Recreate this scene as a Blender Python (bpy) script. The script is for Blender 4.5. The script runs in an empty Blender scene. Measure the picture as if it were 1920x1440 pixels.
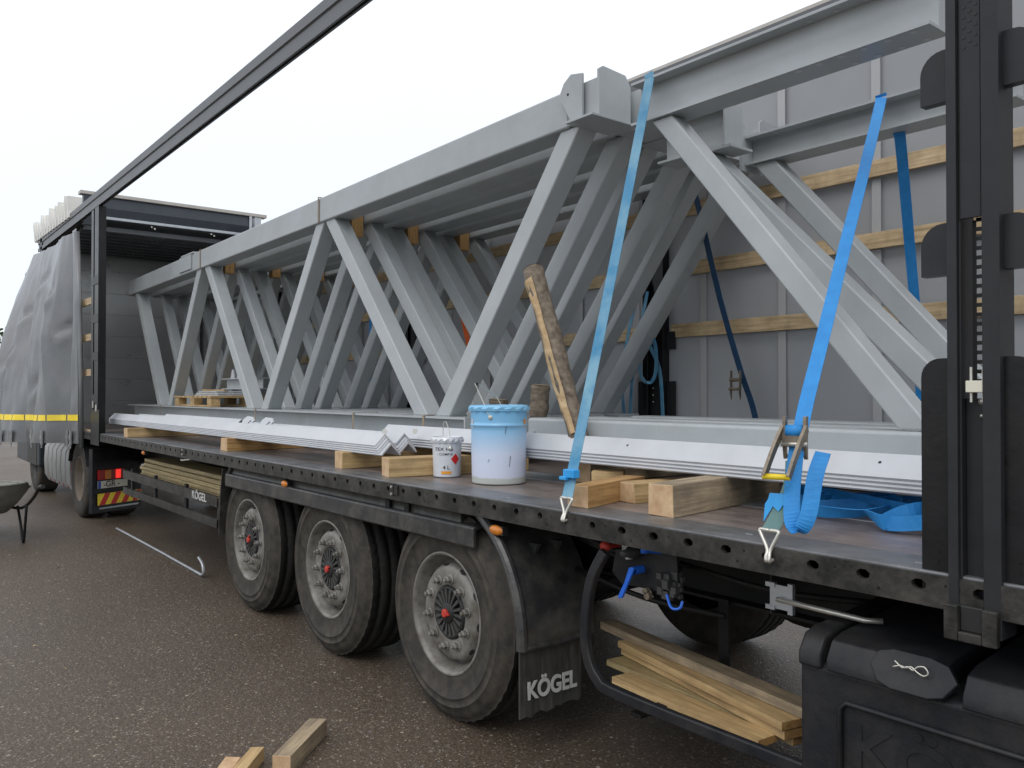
import bpy, math, random
from mathutils import Vector, Matrix, noise
random.seed(7)
SC = bpy.context.scene
# ------------------------------------------------------------------ camera
cam = bpy.data.cameras.new('camera'); cam_o = bpy.data.objects.new('camera', cam); SC.collection.objects.link(cam_o)
CL = Vector((3.4341, -2.2205, 1.6129)); YAW, PIT = 0.90211, 0.01115
fw = Vector((-math.sin(YAW)*math.cos(PIT), math.cos(YAW)*math.cos(PIT), math.sin(PIT)))
rt = Vector((math.cos(YAW), math.sin(YAW), 0)); upv = rt.cross(fw)
cam_o.matrix_world = Matrix(((rt.x, upv.x, -fw.x, CL.x), (rt.y, upv.y, -fw.y, CL.y), (rt.z, upv.z, -fw.z, CL.z), (0, 0, 0, 1)))
cam.sensor_width = 36; cam.lens = 36*1554.98/1920; cam.clip_start = .05; cam.clip_end = 2000
SC.camera = cam_o
# ------------------------------------------------------------------ sky and sun (overcast)
W = bpy.data.worlds.new('World'); SC.world = W; W.use_nodes = True
nt = W.node_tree; nt.nodes.clear()
def N(nt, t, **k):
    n = nt.nodes.new(t)
    for a, b in k.items(): setattr(n, a, b)
    return n
SUN_EL, SUN_AZ = math.radians(48), math.radians(205)
sky = N(nt, 'ShaderNodeTexSky', sky_type='NISHITA', sun_disc=False, sun_elevation=SUN_EL, sun_rotation=SUN_AZ)
bg1 = N(nt, 'ShaderNodeBackground'); bg1.inputs[1].default_value = .05
bg2 = N(nt, 'ShaderNodeBackground'); add = N(nt, 'ShaderNodeAddShader'); out = N(nt, 'ShaderNodeOutputWorld')
geo = N(nt, 'ShaderNodeTexCoord'); sep = N(nt, 'ShaderNodeSeparateXYZ'); cr = N(nt, 'ShaderNodeValToRGB')
cn = N(nt, 'ShaderNodeTexNoise'); cn.inputs['Scale'].default_value = 2.2; cn.inputs['Detail'].default_value = 4
mx = N(nt, 'ShaderNodeMix', data_type='RGBA', blend_type='MULTIPLY'); mx.inputs[0].default_value = 1
c2 = N(nt, 'ShaderNodeValToRGB'); c2.color_ramp.elements[0].color = (.93, .94, .95, 1); c2.color_ramp.elements[1].color = (1.05, 1.05, 1.05, 1)
e = cr.color_ramp.elements; e[0].position = 0; e[0].color = (.62, .65, .685, 1); e[1].position = .6; e[1].color = (1, .985, .97, 1)
L = nt.links.new
L(geo.outputs['Generated'], sep.inputs[0]); L(sep.outputs[2], cr.inputs[0]); L(geo.outputs['Generated'], cn.inputs['Vector'])
L(cn.outputs[0], c2.inputs[0]); L(cr.outputs[0], mx.inputs[6]); L(c2.outputs[0], mx.inputs[7])
L(mx.outputs[2], bg2.inputs[0]); bg2.inputs[1].default_value = 1.12
L(sky.outputs[0], bg1.inputs[0]); L(bg1.outputs[0], add.inputs[0]); L(bg2.outputs[0], add.inputs[1]); L(add.outputs[0], out.inputs[0])
sl = bpy.data.lights.new('sun', 'SUN'); sl.energy = .7; sl.angle = math.radians(25); sl.color = (1, .97, .93)
so = bpy.data.objects.new('sun', sl); SC.collection.objects.link(so)
sd = Vector((math.cos(SUN_EL)*.55, -math.cos(SUN_EL)*.83, math.sin(SUN_EL)))     # from behind the camera
so.rotation_euler = sd.to_track_quat('Z', 'Y').to_euler(); so.location = (0, -20, 30)
SC.view_settings.view_transform = 'Standard'; SC.view_settings.look = 'None'
SC.view_settings.exposure = 0; SC.view_settings.gamma = 1; SC.view_settings.use_curve_mapping = False

# ------------------------------------------------------------------ materials
def mat(name, c1, c2=None, scale=6, rough=.5, metal=0, bump=0, stretch=None, dirt=None, dscale=3, damt=.5, c3=None, spec=.5, rvar=.1, detail=6, bscale=None):
    m = bpy.data.materials.new(name); m.use_nodes = True; t = m.node_tree; b = t.nodes['Principled BSDF']
    l = t.links.new
    tc = N(t, 'ShaderNodeTexCoord'); oi = N(t, 'ShaderNodeObjectInfo'); mp = N(t, 'ShaderNodeMapping'); ad = N(t, 'ShaderNodeVectorMath', operation='ADD')
    sc = N(t, 'ShaderNodeVectorMath', operation='SCALE'); sc.inputs[0].default_value = (37, 19, 53)
    l(oi.outputs['Random'], sc.inputs['Scale']); l(tc.outputs['Object'], mp.inputs[0]); l(mp.outputs[0], ad.inputs[0]); l(sc.outputs[0], ad.inputs[1])
    if stretch: mp.inputs['Scale'].default_value = stretch
    nz = N(t, 'ShaderNodeTexNoise'); nz.inputs['Scale'].default_value = scale; nz.inputs['Detail'].default_value = detail; nz.inputs['Roughness'].default_value = .6
    l(ad.outputs[0], nz.inputs['Vector'])
    r = N(t, 'ShaderNodeValToRGB'); r.color_ramp.elements[0].position = .3; r.color_ramp.elements[1].position = .7
    r.color_ramp.elements[0].color = (*c1, 1); r.color_ramp.elements[1].color = (*(c2 or c1), 1)
    if c3: q = r.color_ramp.elements.new(.52); q.color = (*c3, 1)
    l(nz.outputs[0], r.inputs[0]); col = r.outputs[0]
    if dirt:
        n2 = N(t, 'ShaderNodeTexNoise'); n2.inputs['Scale'].default_value = dscale; n2.inputs['Detail'].default_value = 8; n2.inputs['Roughness'].default_value = .7
        l(tc.outputs['Object'], n2.inputs['Vector'])
        r2 = N(t, 'ShaderNodeValToRGB'); r2.color_ramp.elements[0].position = .42; r2.color_ramp.elements[1].position = .68
        r2.color_ramp.elements[1].color = (damt, damt, damt, 1)
        l(n2.outputs[0], r2.inputs[0])
        mm = N(t, 'ShaderNodeMix', data_type='RGBA'); l(r2.outputs[0], mm.inputs[0]); l(col, mm.inputs[6]); mm.inputs[7].default_value = (*dirt, 1)
        col = mm.outputs[2]
    l(col, b.inputs['Base Color'])
    b.inputs['Roughness'].default_value = rough; b.inputs['Metallic'].default_value = metal; b.inputs['Specular IOR Level'].default_value = spec
    if rvar:
        mr = N(t, 'ShaderNodeMapRange'); mr.inputs[3].default_value = max(.02, rough-rvar); mr.inputs[4].default_value = min(1, rough+rvar)
        l(nz.outputs[0], mr.inputs[0]); l(mr.outputs[0], b.inputs['Roughness'])
    if bump:
        bp = N(t, 'ShaderNodeBump'); bp.inputs['Strength'].default_value = bump; bp.inputs['Distance'].default_value = .004
        if bscale:
            n3 = N(t, 'ShaderNodeTexNoise'); n3.inputs['Scale'].default_value = bscale; n3.inputs['Detail'].default_value = 4
            l(tc.outputs['Object'], n3.inputs['Vector']); l(n3.outputs[0], bp.inputs['Height'])
        else: l(nz.outputs[0], bp.inputs['Height'])
        l(bp.outputs[0], b.inputs['Normal'])
    return m
M = {}
M['steel'] = mat('grey_paint', (.40, .432, .445), (.435, .467, .48), 5, .38, 0, .12, bscale=60, dirt=(.28, .29, .29), dscale=2.2, damt=.35)
M['weld'] = mat('weld_bead', (.20, .21, .215), (.34, .36, .37), 40, .45, .1, .8)
M['steel_dk'] = mat('grey_paint_dark', (.24, .26, .28), (.28, .30, .32), 5, .4, 0, .1)
M['white'] = mat('white_primer', (.49, .51, .54), (.57, .59, .62), 4, .35, 0, .05, dirt=(.5, .5, .5), dscale=4, damt=.4)
M['black'] = mat('black_paint', (.006, .006, .007), (.011, .011, .013), 9, .36, 0, .15, bscale=50, spec=.3, dirt=(.03, .028, .026), dscale=5, damt=.3)
M['rail'] = mat('dirty_black_paint', (.010, .010, .010), (.032, .031, .029), 14, .42, 0, .3, dirt=(.12, .112, .095), dscale=9, damt=.45, bscale=70, spec=.3)
M['railtop'] = mat('worn_rail_top', (.13, .135, .142), (.20, .205, .215), 9, .38, .25, .25, stretch=(.4, 3, 3), dirt=(.05, .046, .044), dscale=4, damt=.75)
M['postgrey'] = mat('anthracite_paint', (.016, .017, .020), (.024, .025, .029), 9, .45, spec=.3, dirt=(.05, .048, .045), dscale=3, damt=.3)
M['plastic'] = mat('black_plastic', (.009, .010, .013), (.017, .018, .022), 7, .42, 0, .2, dirt=(.045, .043, .038), dscale=6, damt=.5, bscale=90, spec=.3)
M['fender'] = mat('dusty_plastic', (.022, .023, .025), (.038, .038, .040), 7, .32, 0, .2, dirt=(.12, .115, .10), dscale=7, damt=.6, stretch=None, bscale=60)
M['mudflap'] = mat('muddy_flap', (.010, .010, .010), (.065, .062, .056), 9, .8, 0, .3, stretch=(1, 6, .7), dirt=(.05, .047, .04), dscale=12, damt=.6)
M['frame'] = mat('chassis_black', (.006, .006, .007), (.011, .011, .012), 8, .55, dirt=(.03, .028, .024), dscale=4, damt=.5, spec=.25)
M['tyre'] = mat('tyre_rubber', (.030, .028, .026), (.050, .045, .039), 14, .8, 0, .4, dirt=(.10, .086, .068), dscale=9, damt=.7, bscale=80, spec=.25)
M['tread'] = mat('tyre_tread', (.016, .016, .016), (.034, .032, .029), 24, .9, 0, 1.0, bscale=50, spec=.2)
M['rim'] = mat('silver_rim', (.17, .165, .15), (.26, .25, .23), 10, .5, .15, .1, dirt=(.085, .072, .055), dscale=8, damt=.95)
M['rim_brown'] = mat('dirty_rim', (.16, .13, .10), (.22, .18, .14), 10, .7)
M['hub'] = mat('hub_grey', (.045, .045, .044), (.075, .074, .07), 15, .6, .2, .2)
M['hubdark'] = mat('hub_dark', (.010, .010, .010), (.018, .018, .018), 10, .6)
M['red'] = mat('red_plastic', (.42, .03, .02), (.55, .05, .03), 12, .5)
M['ply'] = mat('deck_plywood', (.16, .128, .115), (.27, .225, .205), 5, .33, 0, .25, stretch=(.5, 3, 3), dirt=(.075, .062, .056), dscale=3.5, damt=.8, bscale=120)
M['galv'] = mat('galvanised', (.38, .40, .42), (.50, .52, .54), 12, .4, .6)
M['zinc'] = mat('bright_zinc', (.55, .54, .49), (.68, .66, .60), 20, .38, .7)
M['ratchet'] = mat('yellow_zinc', (.15, .12, .09), (.30, .26, .20), 25, .45, .6)
M['alu'] = mat('brushed_aluminium', (.50, .50, .49), (.56, .56, .55), 3, .30, .4)
M['fascia'] = mat('dark_fascia', (.035, .042, .052), (.05, .058, .07), 4, .35, .3)
M['beige'] = mat('beige_trim', (.42, .39, .35), (.50, .47, .43), 8, .5)
M['pvc'] = mat('grey_tarpaulin', (.13, .135, .14), (.17, .176, .183), 3, .3, 0, .35, bscale=7, spec=.6)
M['pvc_in'] = mat('tarpaulin_inside', (.46, .47, .485), (.50, .51, .525), 3, .5, 0, .1, bscale=6)
M['skirt'] = mat('pale_skirt', (.26, .265, .26), (.32, .325, .32), 3, .45, dirt=(.12, .11, .09), dscale=3, damt=.5)
M['pole'] = mat('grey_pole', (.16, .165, .17), (.20, .205, .21), 3, .4, .3)
def translucent(m, col, f):
    t = m.node_tree; b = t.nodes['Principled BSDF']; o = t.nodes['Material Output']; tr = N(t, 'ShaderNodeBsdfTranslucent'); tr.inputs[0].default_value = (*col, 1)
    mx_ = N(t, 'ShaderNodeMixShader'); mx_.inputs[0].default_value = f; t.links.new(b.outputs[0], mx_.inputs[1]); t.links.new(tr.outputs[0], mx_.inputs[2]); t.links.new(mx_.outputs[0], o.inputs[0])
translucent(M['pvc_in'], (.36, .37, .385), .42)
M['pvc_band'] = mat('tarpaulin_band', (.365, .367, .372), (.39, .392, .397), 3, .5)
M['pleat'] = mat('white_tarpaulin', (.62, .61, .57), (.70, .69, .65), 5, .5)
M['yellow'] = mat('yellow_reflective', (.85, .62, .02), (.95, .74, .05), 30, .3)
M['yellow2'] = mat('yellow_handle', (.75, .55, .02), (.85, .65, .03), 30, .4)
M['redrefl'] = mat('red_reflective', (.55, .02, .02), (.65, .03, .02), 30, .3)
M['amber'] = mat('amber_lens', (.55, .17, .02), (.7, .24, .03), 40, .25)
M['redlens'] = mat('red_lens', (.28, .01, .01), (.4, .015, .01), 40, .2)
M['lamp'] = mat('lit_red_lens', (.9, .05, .04), (1, .08, .05), 10, .3)
lb = M['lamp'].node_tree.nodes['Principled BSDF']; lb.inputs['Emission Color'].default_value = (1, .03, .02, 1); lb.inputs['Emission Strength'].default_value = .8
M['plate'] = mat('plate_white', (.66, .64, .52), (.72, .70, .58), 5, .4)
M['blue'] = mat('plate_blue', (.02, .08, .45), None, 5, .4)
M['ink'] = mat('dark_ink', (.02, .02, .03), None, 5, .5)
M['letter'] = mat('pale_letter', (.42, .42, .40), (.52, .52, .50), 30, .6)
M['strap'] = mat('blue_webbing', (.012, .21, .56), (.025, .27, .66), 18, .6, 0, .4, bscale=300)
M['strap_lt'] = mat('faded_blue_webbing', (.035, .21, .38), (.25, .44, .53), 8, .65, 0, .4, bscale=300, dirt=(.04, .22, .42), dscale=3, damt=.7)
M['strap_gr'] = mat('green_blue_webbing', (.10, .20, .20), (.15, .27, .26), 20, .7, 0, .4, bscale=300)
M['strap_dk'] = mat('dark_blue_webbing', (.008, .045, .11), (.015, .07, .16), 20, .6, 0, .3, bscale=300)
M['tape'] = mat('blue_tape', (.03, .33, .75), (.05, .42, .85), 10, .4)
M['orange'] = mat('orange_webbing', (.75, .10, .01), (.85, .16, .02), 20, .6)
M['paintblue'] = None
M['can'] = mat('white_tin', (.62, .64, .68), (.70, .72, .76), 6, .3, .1)
M['bark'] = mat('log_bark', (.085, .065, .048), (.27, .22, .165), 10, .8, 0, .8, stretch=(.6, 3, 3))
M['rawwood'] = mat('split_wood', (.38, .25, .12), (.62, .46, .27), 9, .7, 0, .6, stretch=(.6, 3, 3))
M['twine'] = mat('twine', (.32, .25, .18), None, 5, .8)
M['barrow'] = mat('barrow_tray', (.20, .205, .18), (.28, .285, .25), 9, .6, dirt=(.06, .05, .04), damt=.6)
M['foliage'] = mat('foliage', (.030, .055, .018), (.075, .11, .035), 3, .8)
M['bluevalve'] = mat('blue_plastic', (.015, .12, .62), (.02, .15, .7), 9, .35)
M['tin'] = mat('label_grey', (.40, .40, .38), (.5, .5, .48), 20, .5)
M['orlabel'] = mat('orange_label', (.75, .30, .03), (.8, .36, .04), 20, .4)
M['redlabel'] = mat('red_label', (.62, .02, .02), None, 20, .4)
M['diamond'] = mat('chassis_grey', (.05, .05, .05), (.08, .08, .078), 8, .6)
def wood(name, a, b, c, dirt=None, damt=.5):
    a = tuple(x*.72 for x in a); b = tuple(min(1, x*1.12) for x in b); return mat(name, a, b, 6.5, .6, 0, .5, stretch=(.45, 8, 8), c3=c, dirt=dirt or tuple(x*.55 for x in a), dscale=7, damt=damt)
M['pine'] = wood('pine', (.42, .27, .12), (.60, .43, .22), (.52, .36, .17), (.30, .20, .10), .5)
M['pine_or'] = wood('orange_pine', (.40, .21, .065), (.55, .34, .13), (.47, .27, .10), (.20, .12, .06), .5)
M['pine_gr'] = wood('weathered_pine', (.27, .21, .14), (.46, .36, .23), (.36, .28, .18), (.14, .11, .08), .6)
M['pine_end'] = mat('sawn_end', (.50, .33, .18), (.66, .48, .29), 14, .7, 0, .4, dirt=(.38, .2, .1), dscale=18, damt=.6)
M['slat'] = wood('planed_slat', (.46, .33, .18), (.60, .46, .28), (.54, .40, .23))
M['board'] = wood('yellow_board', (.33, .25, .12), (.46, .36, .19), (.40, .31, .15), (.22, .17, .09), .5)
# blue-to-white oversprayed bucket
m = mat('oversprayed_bucket', (.60, .66, .76), (.66, .71, .80), 5, .32); t = m.node_tree; b = t.nodes['Principled BSDF']
tc = N(t, 'ShaderNodeTexCoord'); sp = N(t, 'ShaderNodeSeparateXYZ'); t.links.new(tc.outputs['Object'], sp.inputs[0])
nz = N(t, 'ShaderNodeTexNoise'); nz.inputs['Scale'].default_value = 9; nz.inputs['Detail'].default_value = 5; t.links.new(tc.outputs['Object'], nz.inputs['Vector'])
ma = N(t, 'ShaderNodeMath', operation='MULTIPLY_ADD'); ma.inputs[1].default_value = .03; t.links.new(nz.outputs[0], ma.inputs[0]); t.links.new(sp.outputs[2], ma.inputs[2])
r = N(t, 'ShaderNodeValToRGB'); t.links.new(ma.outputs[0], r.inputs[0]); el = r.color_ramp.elements
r.color_ramp.interpolation = 'LINEAR'
el[0].position = .0; el[0].color = (.45, .48, .46, 1); el[1].position = .40; el[1].color = (.17, .46, .74, 1)
for p, c in ((.048, (.45, .48, .45, 1)), (.056, (.62, .66, .80, 1)), (.17, (.60, .68, .84, 1)), (.30, (.27, .55, .82, 1))): q = el.new(p); q.color = c
t.links.new(r.outputs[0], b.inputs['Base Color']); M['paintblue'] = m
# asphalt
m = bpy.data.materials.new('wet_gravelly_asphalt'); m.use_nodes = True; t = m.node_tree; b = t.nodes['Principled BSDF']; l = t.links.new
tc = N(t, 'ShaderNodeTexCoord')
def tex(kind, s, **k):
    n = N(t, kind); n.inputs['Scale'].default_value = s; l(tc.outputs['Object'], n.inputs['Vector'])
    for a, v in k.items(): n.inputs[a].default_value = v
    return n
def ramp(src, stops):
    r = N(t, 'ShaderNodeValToRGB'); l(src, r.inputs[0]); el = r.color_ramp.elements
    el[0].position, el[0].color = stops[0][0], (*stops[0][1], 1); el[1].position, el[1].color = stops[-1][0], (*stops[-1][1], 1)
    for p, c in stops[1:-1]: q = el.new(p); q.color = (*c, 1)
    return r.outputs[0]
def mixc(f, a, bb, mode='MIX'):
    n = N(t, 'ShaderNodeMix', data_type='RGBA', blend_type=mode)
    for i, x in ((0, f), (6, a), (7, bb)):
        if isinstance(x, (int, float)): n.inputs[i].default_value = x
        elif isinstance(x, tuple): n.inputs[i].default_value = (*x, 1)
        else: l(x, n.inputs[i])
    return n.outputs[2]
big = tex('ShaderNodeTexNoise', .45, Detail=8, Roughness=.62); fine = tex('ShaderNodeTexNoise', 45, Detail=6, Roughness=.7)
v1 = tex('ShaderNodeTexVoronoi', 75); v2 = tex('ShaderNodeTexVoronoi', 150); v3 = tex('ShaderNodeTexVoronoi', 38)
base = ramp(big.outputs[0], [(.35, (.046, .033, .023)), (.65, (.092, .069, .049))])
base = mixc(.55, base, ramp(fine.outputs[0], [(.3, (.016, .011, .008)), (.7, (.16, .12, .085))]), 'MIX')
def stones(v, lo, hi, thr, amt):
    s = N(t, 'ShaderNodeSeparateColor'); l(v.outputs['Color'], s.inputs[0])
    pick = ramp(s.outputs[0], [(thr, (0, 0, 0)), (thr+.02, (amt, amt, amt))])
    shape = ramp(v.outputs['Distance'], [(.25, (1, 1, 1)), (.42, (0, 0, 0))])
    f = mixc(1.0, pick, shape, 'MULTIPLY')
    c = ramp(s.outputs[1], [(0, lo), (.5, hi), (1, (.16, .15, .16))])
    return f, c
f, c = stones(v2, (.15, .12, .085), (.30, .25, .19), .62, .8); base = mixc(f, base, c)
f, c = stones(v1, (.18, .14, .10), (.40, .34, .26), .78, .9); base = mixc(f, base, c)
f, c = stones(v3, (.26, .21, .15), (.44, .39, .31), .95, .85); base = mixc(f, base, c)
l(base, b.inputs['Base Color'])
l(ramp(big.outputs[0], [(.3, (.42, .42, .42)), (.7, (.68, .68, .68))]), b.inputs['Roughness'])
b.inputs['Specular IOR Level'].default_value = .35
bp = N(t, 'ShaderNodeBump'); bp.inputs['Strength'].default_value = .6; bp.inputs['Distance'].default_value = .006
l(fine.outputs[0], bp.inputs['Height']); bp2 = N(t, 'ShaderNodeBump'); bp2.inputs['Strength'].default_value = .6; bp2.inputs['Distance'].default_value = .004; bp2.invert = True
l(v1.outputs['Distance'], bp2.inputs['Height']); l(bp.outputs[0], bp2.inputs['Normal']); l(bp2.outputs[0], b.inputs['Normal'])
M['ground'] = m

# ------------------------------------------------------------------ mesh helpers
class MB:
    def __init__(s): s.v = []; s.f = []; s.m = []
    def add(s, vs, fs, mi=0):
        o = len(s.v); s.v += [Vector(p) for p in vs]; s.f += [tuple(o+i for i in f) for f in fs]; s.m += [mi]*len(fs); return s
    def box(s, a, b, mi=0):
        x0, y0, z0 = a; x1, y1, z1 = b
        return s.add([(x0,y0,z0),(x1,y0,z0),(x1,y1,z0),(x0,y1,z0),(x0,y0,z1),(x1,y0,z1),(x1,y1,z1),(x0,y1,z1)],
            [(0,3,2,1),(4,5,6,7),(0,1,5,4),(1,2,6,5),(2,3,7,6),(3,0,4,7)], mi)
    def prism(s, prof, o, u, v, w, mi=0, cap=True):      # prof in (u,v), extruded by vector w
        o, u, v, w = map(Vector, (o, u, v, w)); n = len(prof)
        if u.cross(v).dot(w) < 0: prof = prof[::-1]
        A = [o+u*a+v*b for a, b in prof]
        fs = [(i, (i+1) % n, n+(i+1) % n, n+i) for i in range(n)]
        if cap: fs += [tuple(range(n-1, -1, -1)), tuple(range(n, 2*n))]
        return s.add(A+[p+w for p in A], fs, mi)
    def tube(s, path, r, n=10, mi=0, cap=True):
        path = [Vector(p) for p in path]; k = len(path); rs = r if isinstance(r, (list, tuple)) else [r]*k
        d0 = (path[1]-path[0]).normalized(); ref = Vector((0, 0, 1)) if abs(d0.z) < .9 else Vector((1, 0, 0))
        vs = []; a = d0.cross(ref).normalized()
        for i, p in enumerate(path):
            d = (path[min(i+1, k-1)]-path[max(i-1, 0)]).normalized(); a = (a-d*a.dot(d)).normalized(); b_ = d.cross(a)
            vs += [p+(a*math.cos(6.2832*j/n)+b_*math.sin(6.2832*j/n))*rs[i] for j in range(n)]
        fs = [(i*n+j, i*n+(j+1) % n, (i+1)*n+(j+1) % n, (i+1)*n+j) for i in range(k-1) for j in range(n)]
        if cap: fs += [tuple(range(n-1, -1, -1)), tuple(range((k-1)*n, k*n))]
        return s.add(vs, fs, mi)
    def bar(s, path, w, h, side, mi=0):                     # rectangular bar along a path; side = width direction
        path = [Vector(p) for p in path]; side = Vector(side).normalized(); k = len(path); vs = []
        for i, p in enumerate(path):
            d = (path[min(i+1, k-1)]-path[max(i-1, 0)]).normalized(); a = (side-d*side.dot(d)).normalized(); b_ = d.cross(a)
            vs += [p+a*w/2+b_*h/2, p-a*w/2+b_*h/2, p-a*w/2-b_*h/2, p+a*w/2-b_*h/2]
        fs = [(i*4+j, (i+1)*4+j, (i+1)*4+(j+1) % 4, i*4+(j+1) % 4) for i in range(k-1) for j in range(4)]
        fs += [(0, 1, 2, 3), tuple(range((k-1)*4+3, (k-1)*4-1, -1))]
        return s.add(vs, fs, mi)
    def lathe(s, prof, o, ax, n=48, mi=0, mod=None):       # prof [(r, a)]
        o = Vector(o); ax = Vector(ax).normalized(); ref = Vector((0, 0, 1)) if abs(ax.z) < .9 else Vector((1, 0, 0))
        a = ax.cross(ref).normalized(); b_ = ax.cross(a); vs = []
        for q, (r, h) in enumerate(prof):
            for j in range(n):
                rr = r+(mod(q, j) if mod else 0); vs.append(o+ax*h+(a*math.cos(6.28318*j/n)+b_*math.sin(6.28318*j/n))*rr)
        fs = [(i*n+j, i*n+(j+1) % n, (i+1)*n+(j+1) % n, (i+1)*n+j) for i in range(len(prof)-1) for j in range(n)]
        return s.add(vs, fs, mi)
    def disc(s, o, ax, r, n=24, mi=0):
        return s.lathe([(r, 0), (.0001, 0)], o, ax, n, mi)
def chain(pts, n=6):                                      # Catmull-Rom through points
    P = [Vector(p) for p in pts]; P = [P[0]*2-P[1]]+P+[P[-1]*2-P[-2]]; out = []
    for i in range(1, len(P)-2):
        for j in range(n):
            t = j/n; a, b, c, d = P[i-1:i+3]
            out.append(.5*((2*b)+(-a+c)*t+(2*a-5*b+4*c-d)*t*t+(-a+3*b-3*c+d)*t**3))
    return out+[P[-2]]
def wl(o):                                              # world location of a parent chain (locations only)
    p = Vector((0, 0, 0))
    while o: p += o.location; o = o.parent
    return p
def fin(name, me, mats, parent, smooth, bev, kind=None, loc=None, rot=None):
    for m_ in (mats if isinstance(mats, (list, tuple)) else [mats]): me.materials.append(M[m_])
    o = bpy.data.objects.new(name, me); SC.collection.objects.link(o); o.parent = parent
    if smooth: me.polygons.foreach_set('use_smooth', [True]*len(me.polygons))
    if bev:
        b = o.modifiers.new('bevel', 'BEVEL'); b.width = bev; b.segments = 2; b.limit_method = 'ANGLE'; b.angle_limit = .7; b.harden_normals = True
        me.polygons.foreach_set('use_smooth', [True]*len(me.polygons))
    if kind: o['kind'] = kind
    return o
def obj(name, mb, mats, parent=None, smooth=False, bev=0, kind=None, base=None):
    base = Vector(base) if base is not None else (wl(parent) if parent else (sum(mb.v, Vector())/len(mb.v)))
    me = bpy.data.meshes.new(name); me.from_pydata([tuple(v-base) for v in mb.v], [], mb.f); me.update()
    o = fin(name, me, mats, parent, smooth, bev, kind)
    me.polygons.foreach_set('material_index', mb.m)
    o.location = base-(wl(parent) if parent else Vector())
    if smooth and not bev:
        try: me.shade_smooth_by_angle = None
        except Exception: pass
        for e_ in []: pass
        mod = None
    return o
def thing(name, label, cat, loc, group=None):
    o = bpy.data.objects.new(name, None); SC.collection.objects.link(o); o.location = loc; o.empty_display_size = .1
    return tag(o, label, cat, group)
def tag(o, label, cat, group=None):
    o['label'] = label; o['category'] = cat
    if group: o['group'] = group
    return o
def stick(name, p0, p1, w, h, mats, parent=None, roll=0, bev=.004, up=(0, 0, 1), taper=1, jit=0):
    """box whose local X runs p0->p1; w across, h along up"""
    p0, p1 = Vector(p0), Vector(p1); d = p1-p0; Ln = d.length; x = d.normalized(); z = Vector(up); z = (z-x*z.dot(x)).normalized(); y = z.cross(x)
    R = Matrix((x, y, z)).transposed()
    if roll: R = R @ Matrix.Rotation(roll, 3, 'X')
    mb = MB(); mb.box((-Ln/2, -w/2, -h/2), (Ln/2, w/2, h/2))
    if jit: mb.v = [v+Vector([random.uniform(-jit, jit) for _ in range(3)]) for v in mb.v]
    if isinstance(mats, (list, tuple)): mb.m = [0, 0, 0, 1, 0, 1]
    me = bpy.data.meshes.new(name); me.from_pydata([tuple(v) for v in mb.v], [], mb.f)
    o = fin(name, me, mats, parent, False, bev); me.polygons.foreach_set('material_index', mb.m)
    o.rotation_euler = R.to_euler(); o.location = (p0+p1)/2-(wl(parent) if parent else Vector())
    return o
def tmesh(txt, size, ext=.002, offset=.012):
    c = bpy.data.curves.new('txt', 'FONT'); c.body = txt; c.size = size; c.extrude = ext; c.offset = offset*size; c.align_x = 'CENTER'; c.align_y = 'CENTER'
    o = bpy.data.objects.new('txt', c); SC.collection.objects.link(o); bpy.context.view_layer.update()
    me = bpy.data.meshes.new_from_object(o); bpy.data.objects.remove(o); return me
def text(name, txt, size, fn, mats, parent, ext=.002, offset=.012, sx=1):
    """fn maps flat (x, y, z) text coordinates to world"""
    me = tmesh(txt, size, ext, offset); base = wl(parent)
    for v in me.vertices: v.co = Vector(fn(v.co.x*sx, v.co.y, v.co.z))-base
    return fin(name, me, mats, parent, False, 0)
def copy_tree(o, parent=None):
    c = o.copy(); SC.collection.objects.link(c); c.parent = parent
    for ch in [q for q in ORIG.get(o.name, list(o.children))]: copy_tree(ch, c)
    return c
ORIG = {}
def ribbon(name, pts, wd, mats, parent=None, width=.048, th=.003, n=6, **k):
    """webbing: pts is a path, wd one or a list of width directions"""
    P = chain(pts, n) if n > 1 else [Vector(p) for p in pts]
    if isinstance(wd[0], (tuple, list, Vector)):
        Wd = []
        m_ = len(pts)-1
        for i in range(len(P)):
            f = i*m_/(len(P)-1); a = min(int(f), m_-1); Wd.append(Vector(wd[a]).lerp(Vector(wd[a+1]), f-a).normalized())
    else: Wd = [Vector(wd).normalized()]*len(P)
    mb = MB(); vs = []; K = len(P)
    for i, p in enumerate(P):
        d = (P[min(i+1, K-1)]-P[max(i-1, 0)]).normalized(); a = Wd[i]; a = (a-d*a.dot(d)).normalized(); nn = d.cross(a)
        vs += [p+a*width/2+nn*th/2, p-a*width/2+nn*th/2, p-a*width/2-nn*th/2, p+a*width/2-nn*th/2]
    fs = [(i*4+j, (i+1)*4+j, (i+1)*4+(j+1) % 4, i*4+(j+1) % 4) for i in range(K-1) for j in range(4)]+[(0, 1, 2, 3), tuple(range(K*4-1, K*4-5, -1))]
    mb.add(vs, fs)
    return obj(name, mb, mats, parent, smooth=False, **k)
def ngon(cx, cy, r, n=8, ph=0): return [(cx+r*math.cos(6.2832*i/n+ph), cy+r*math.sin(6.2832*i/n+ph)) for i in range(n)]

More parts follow.
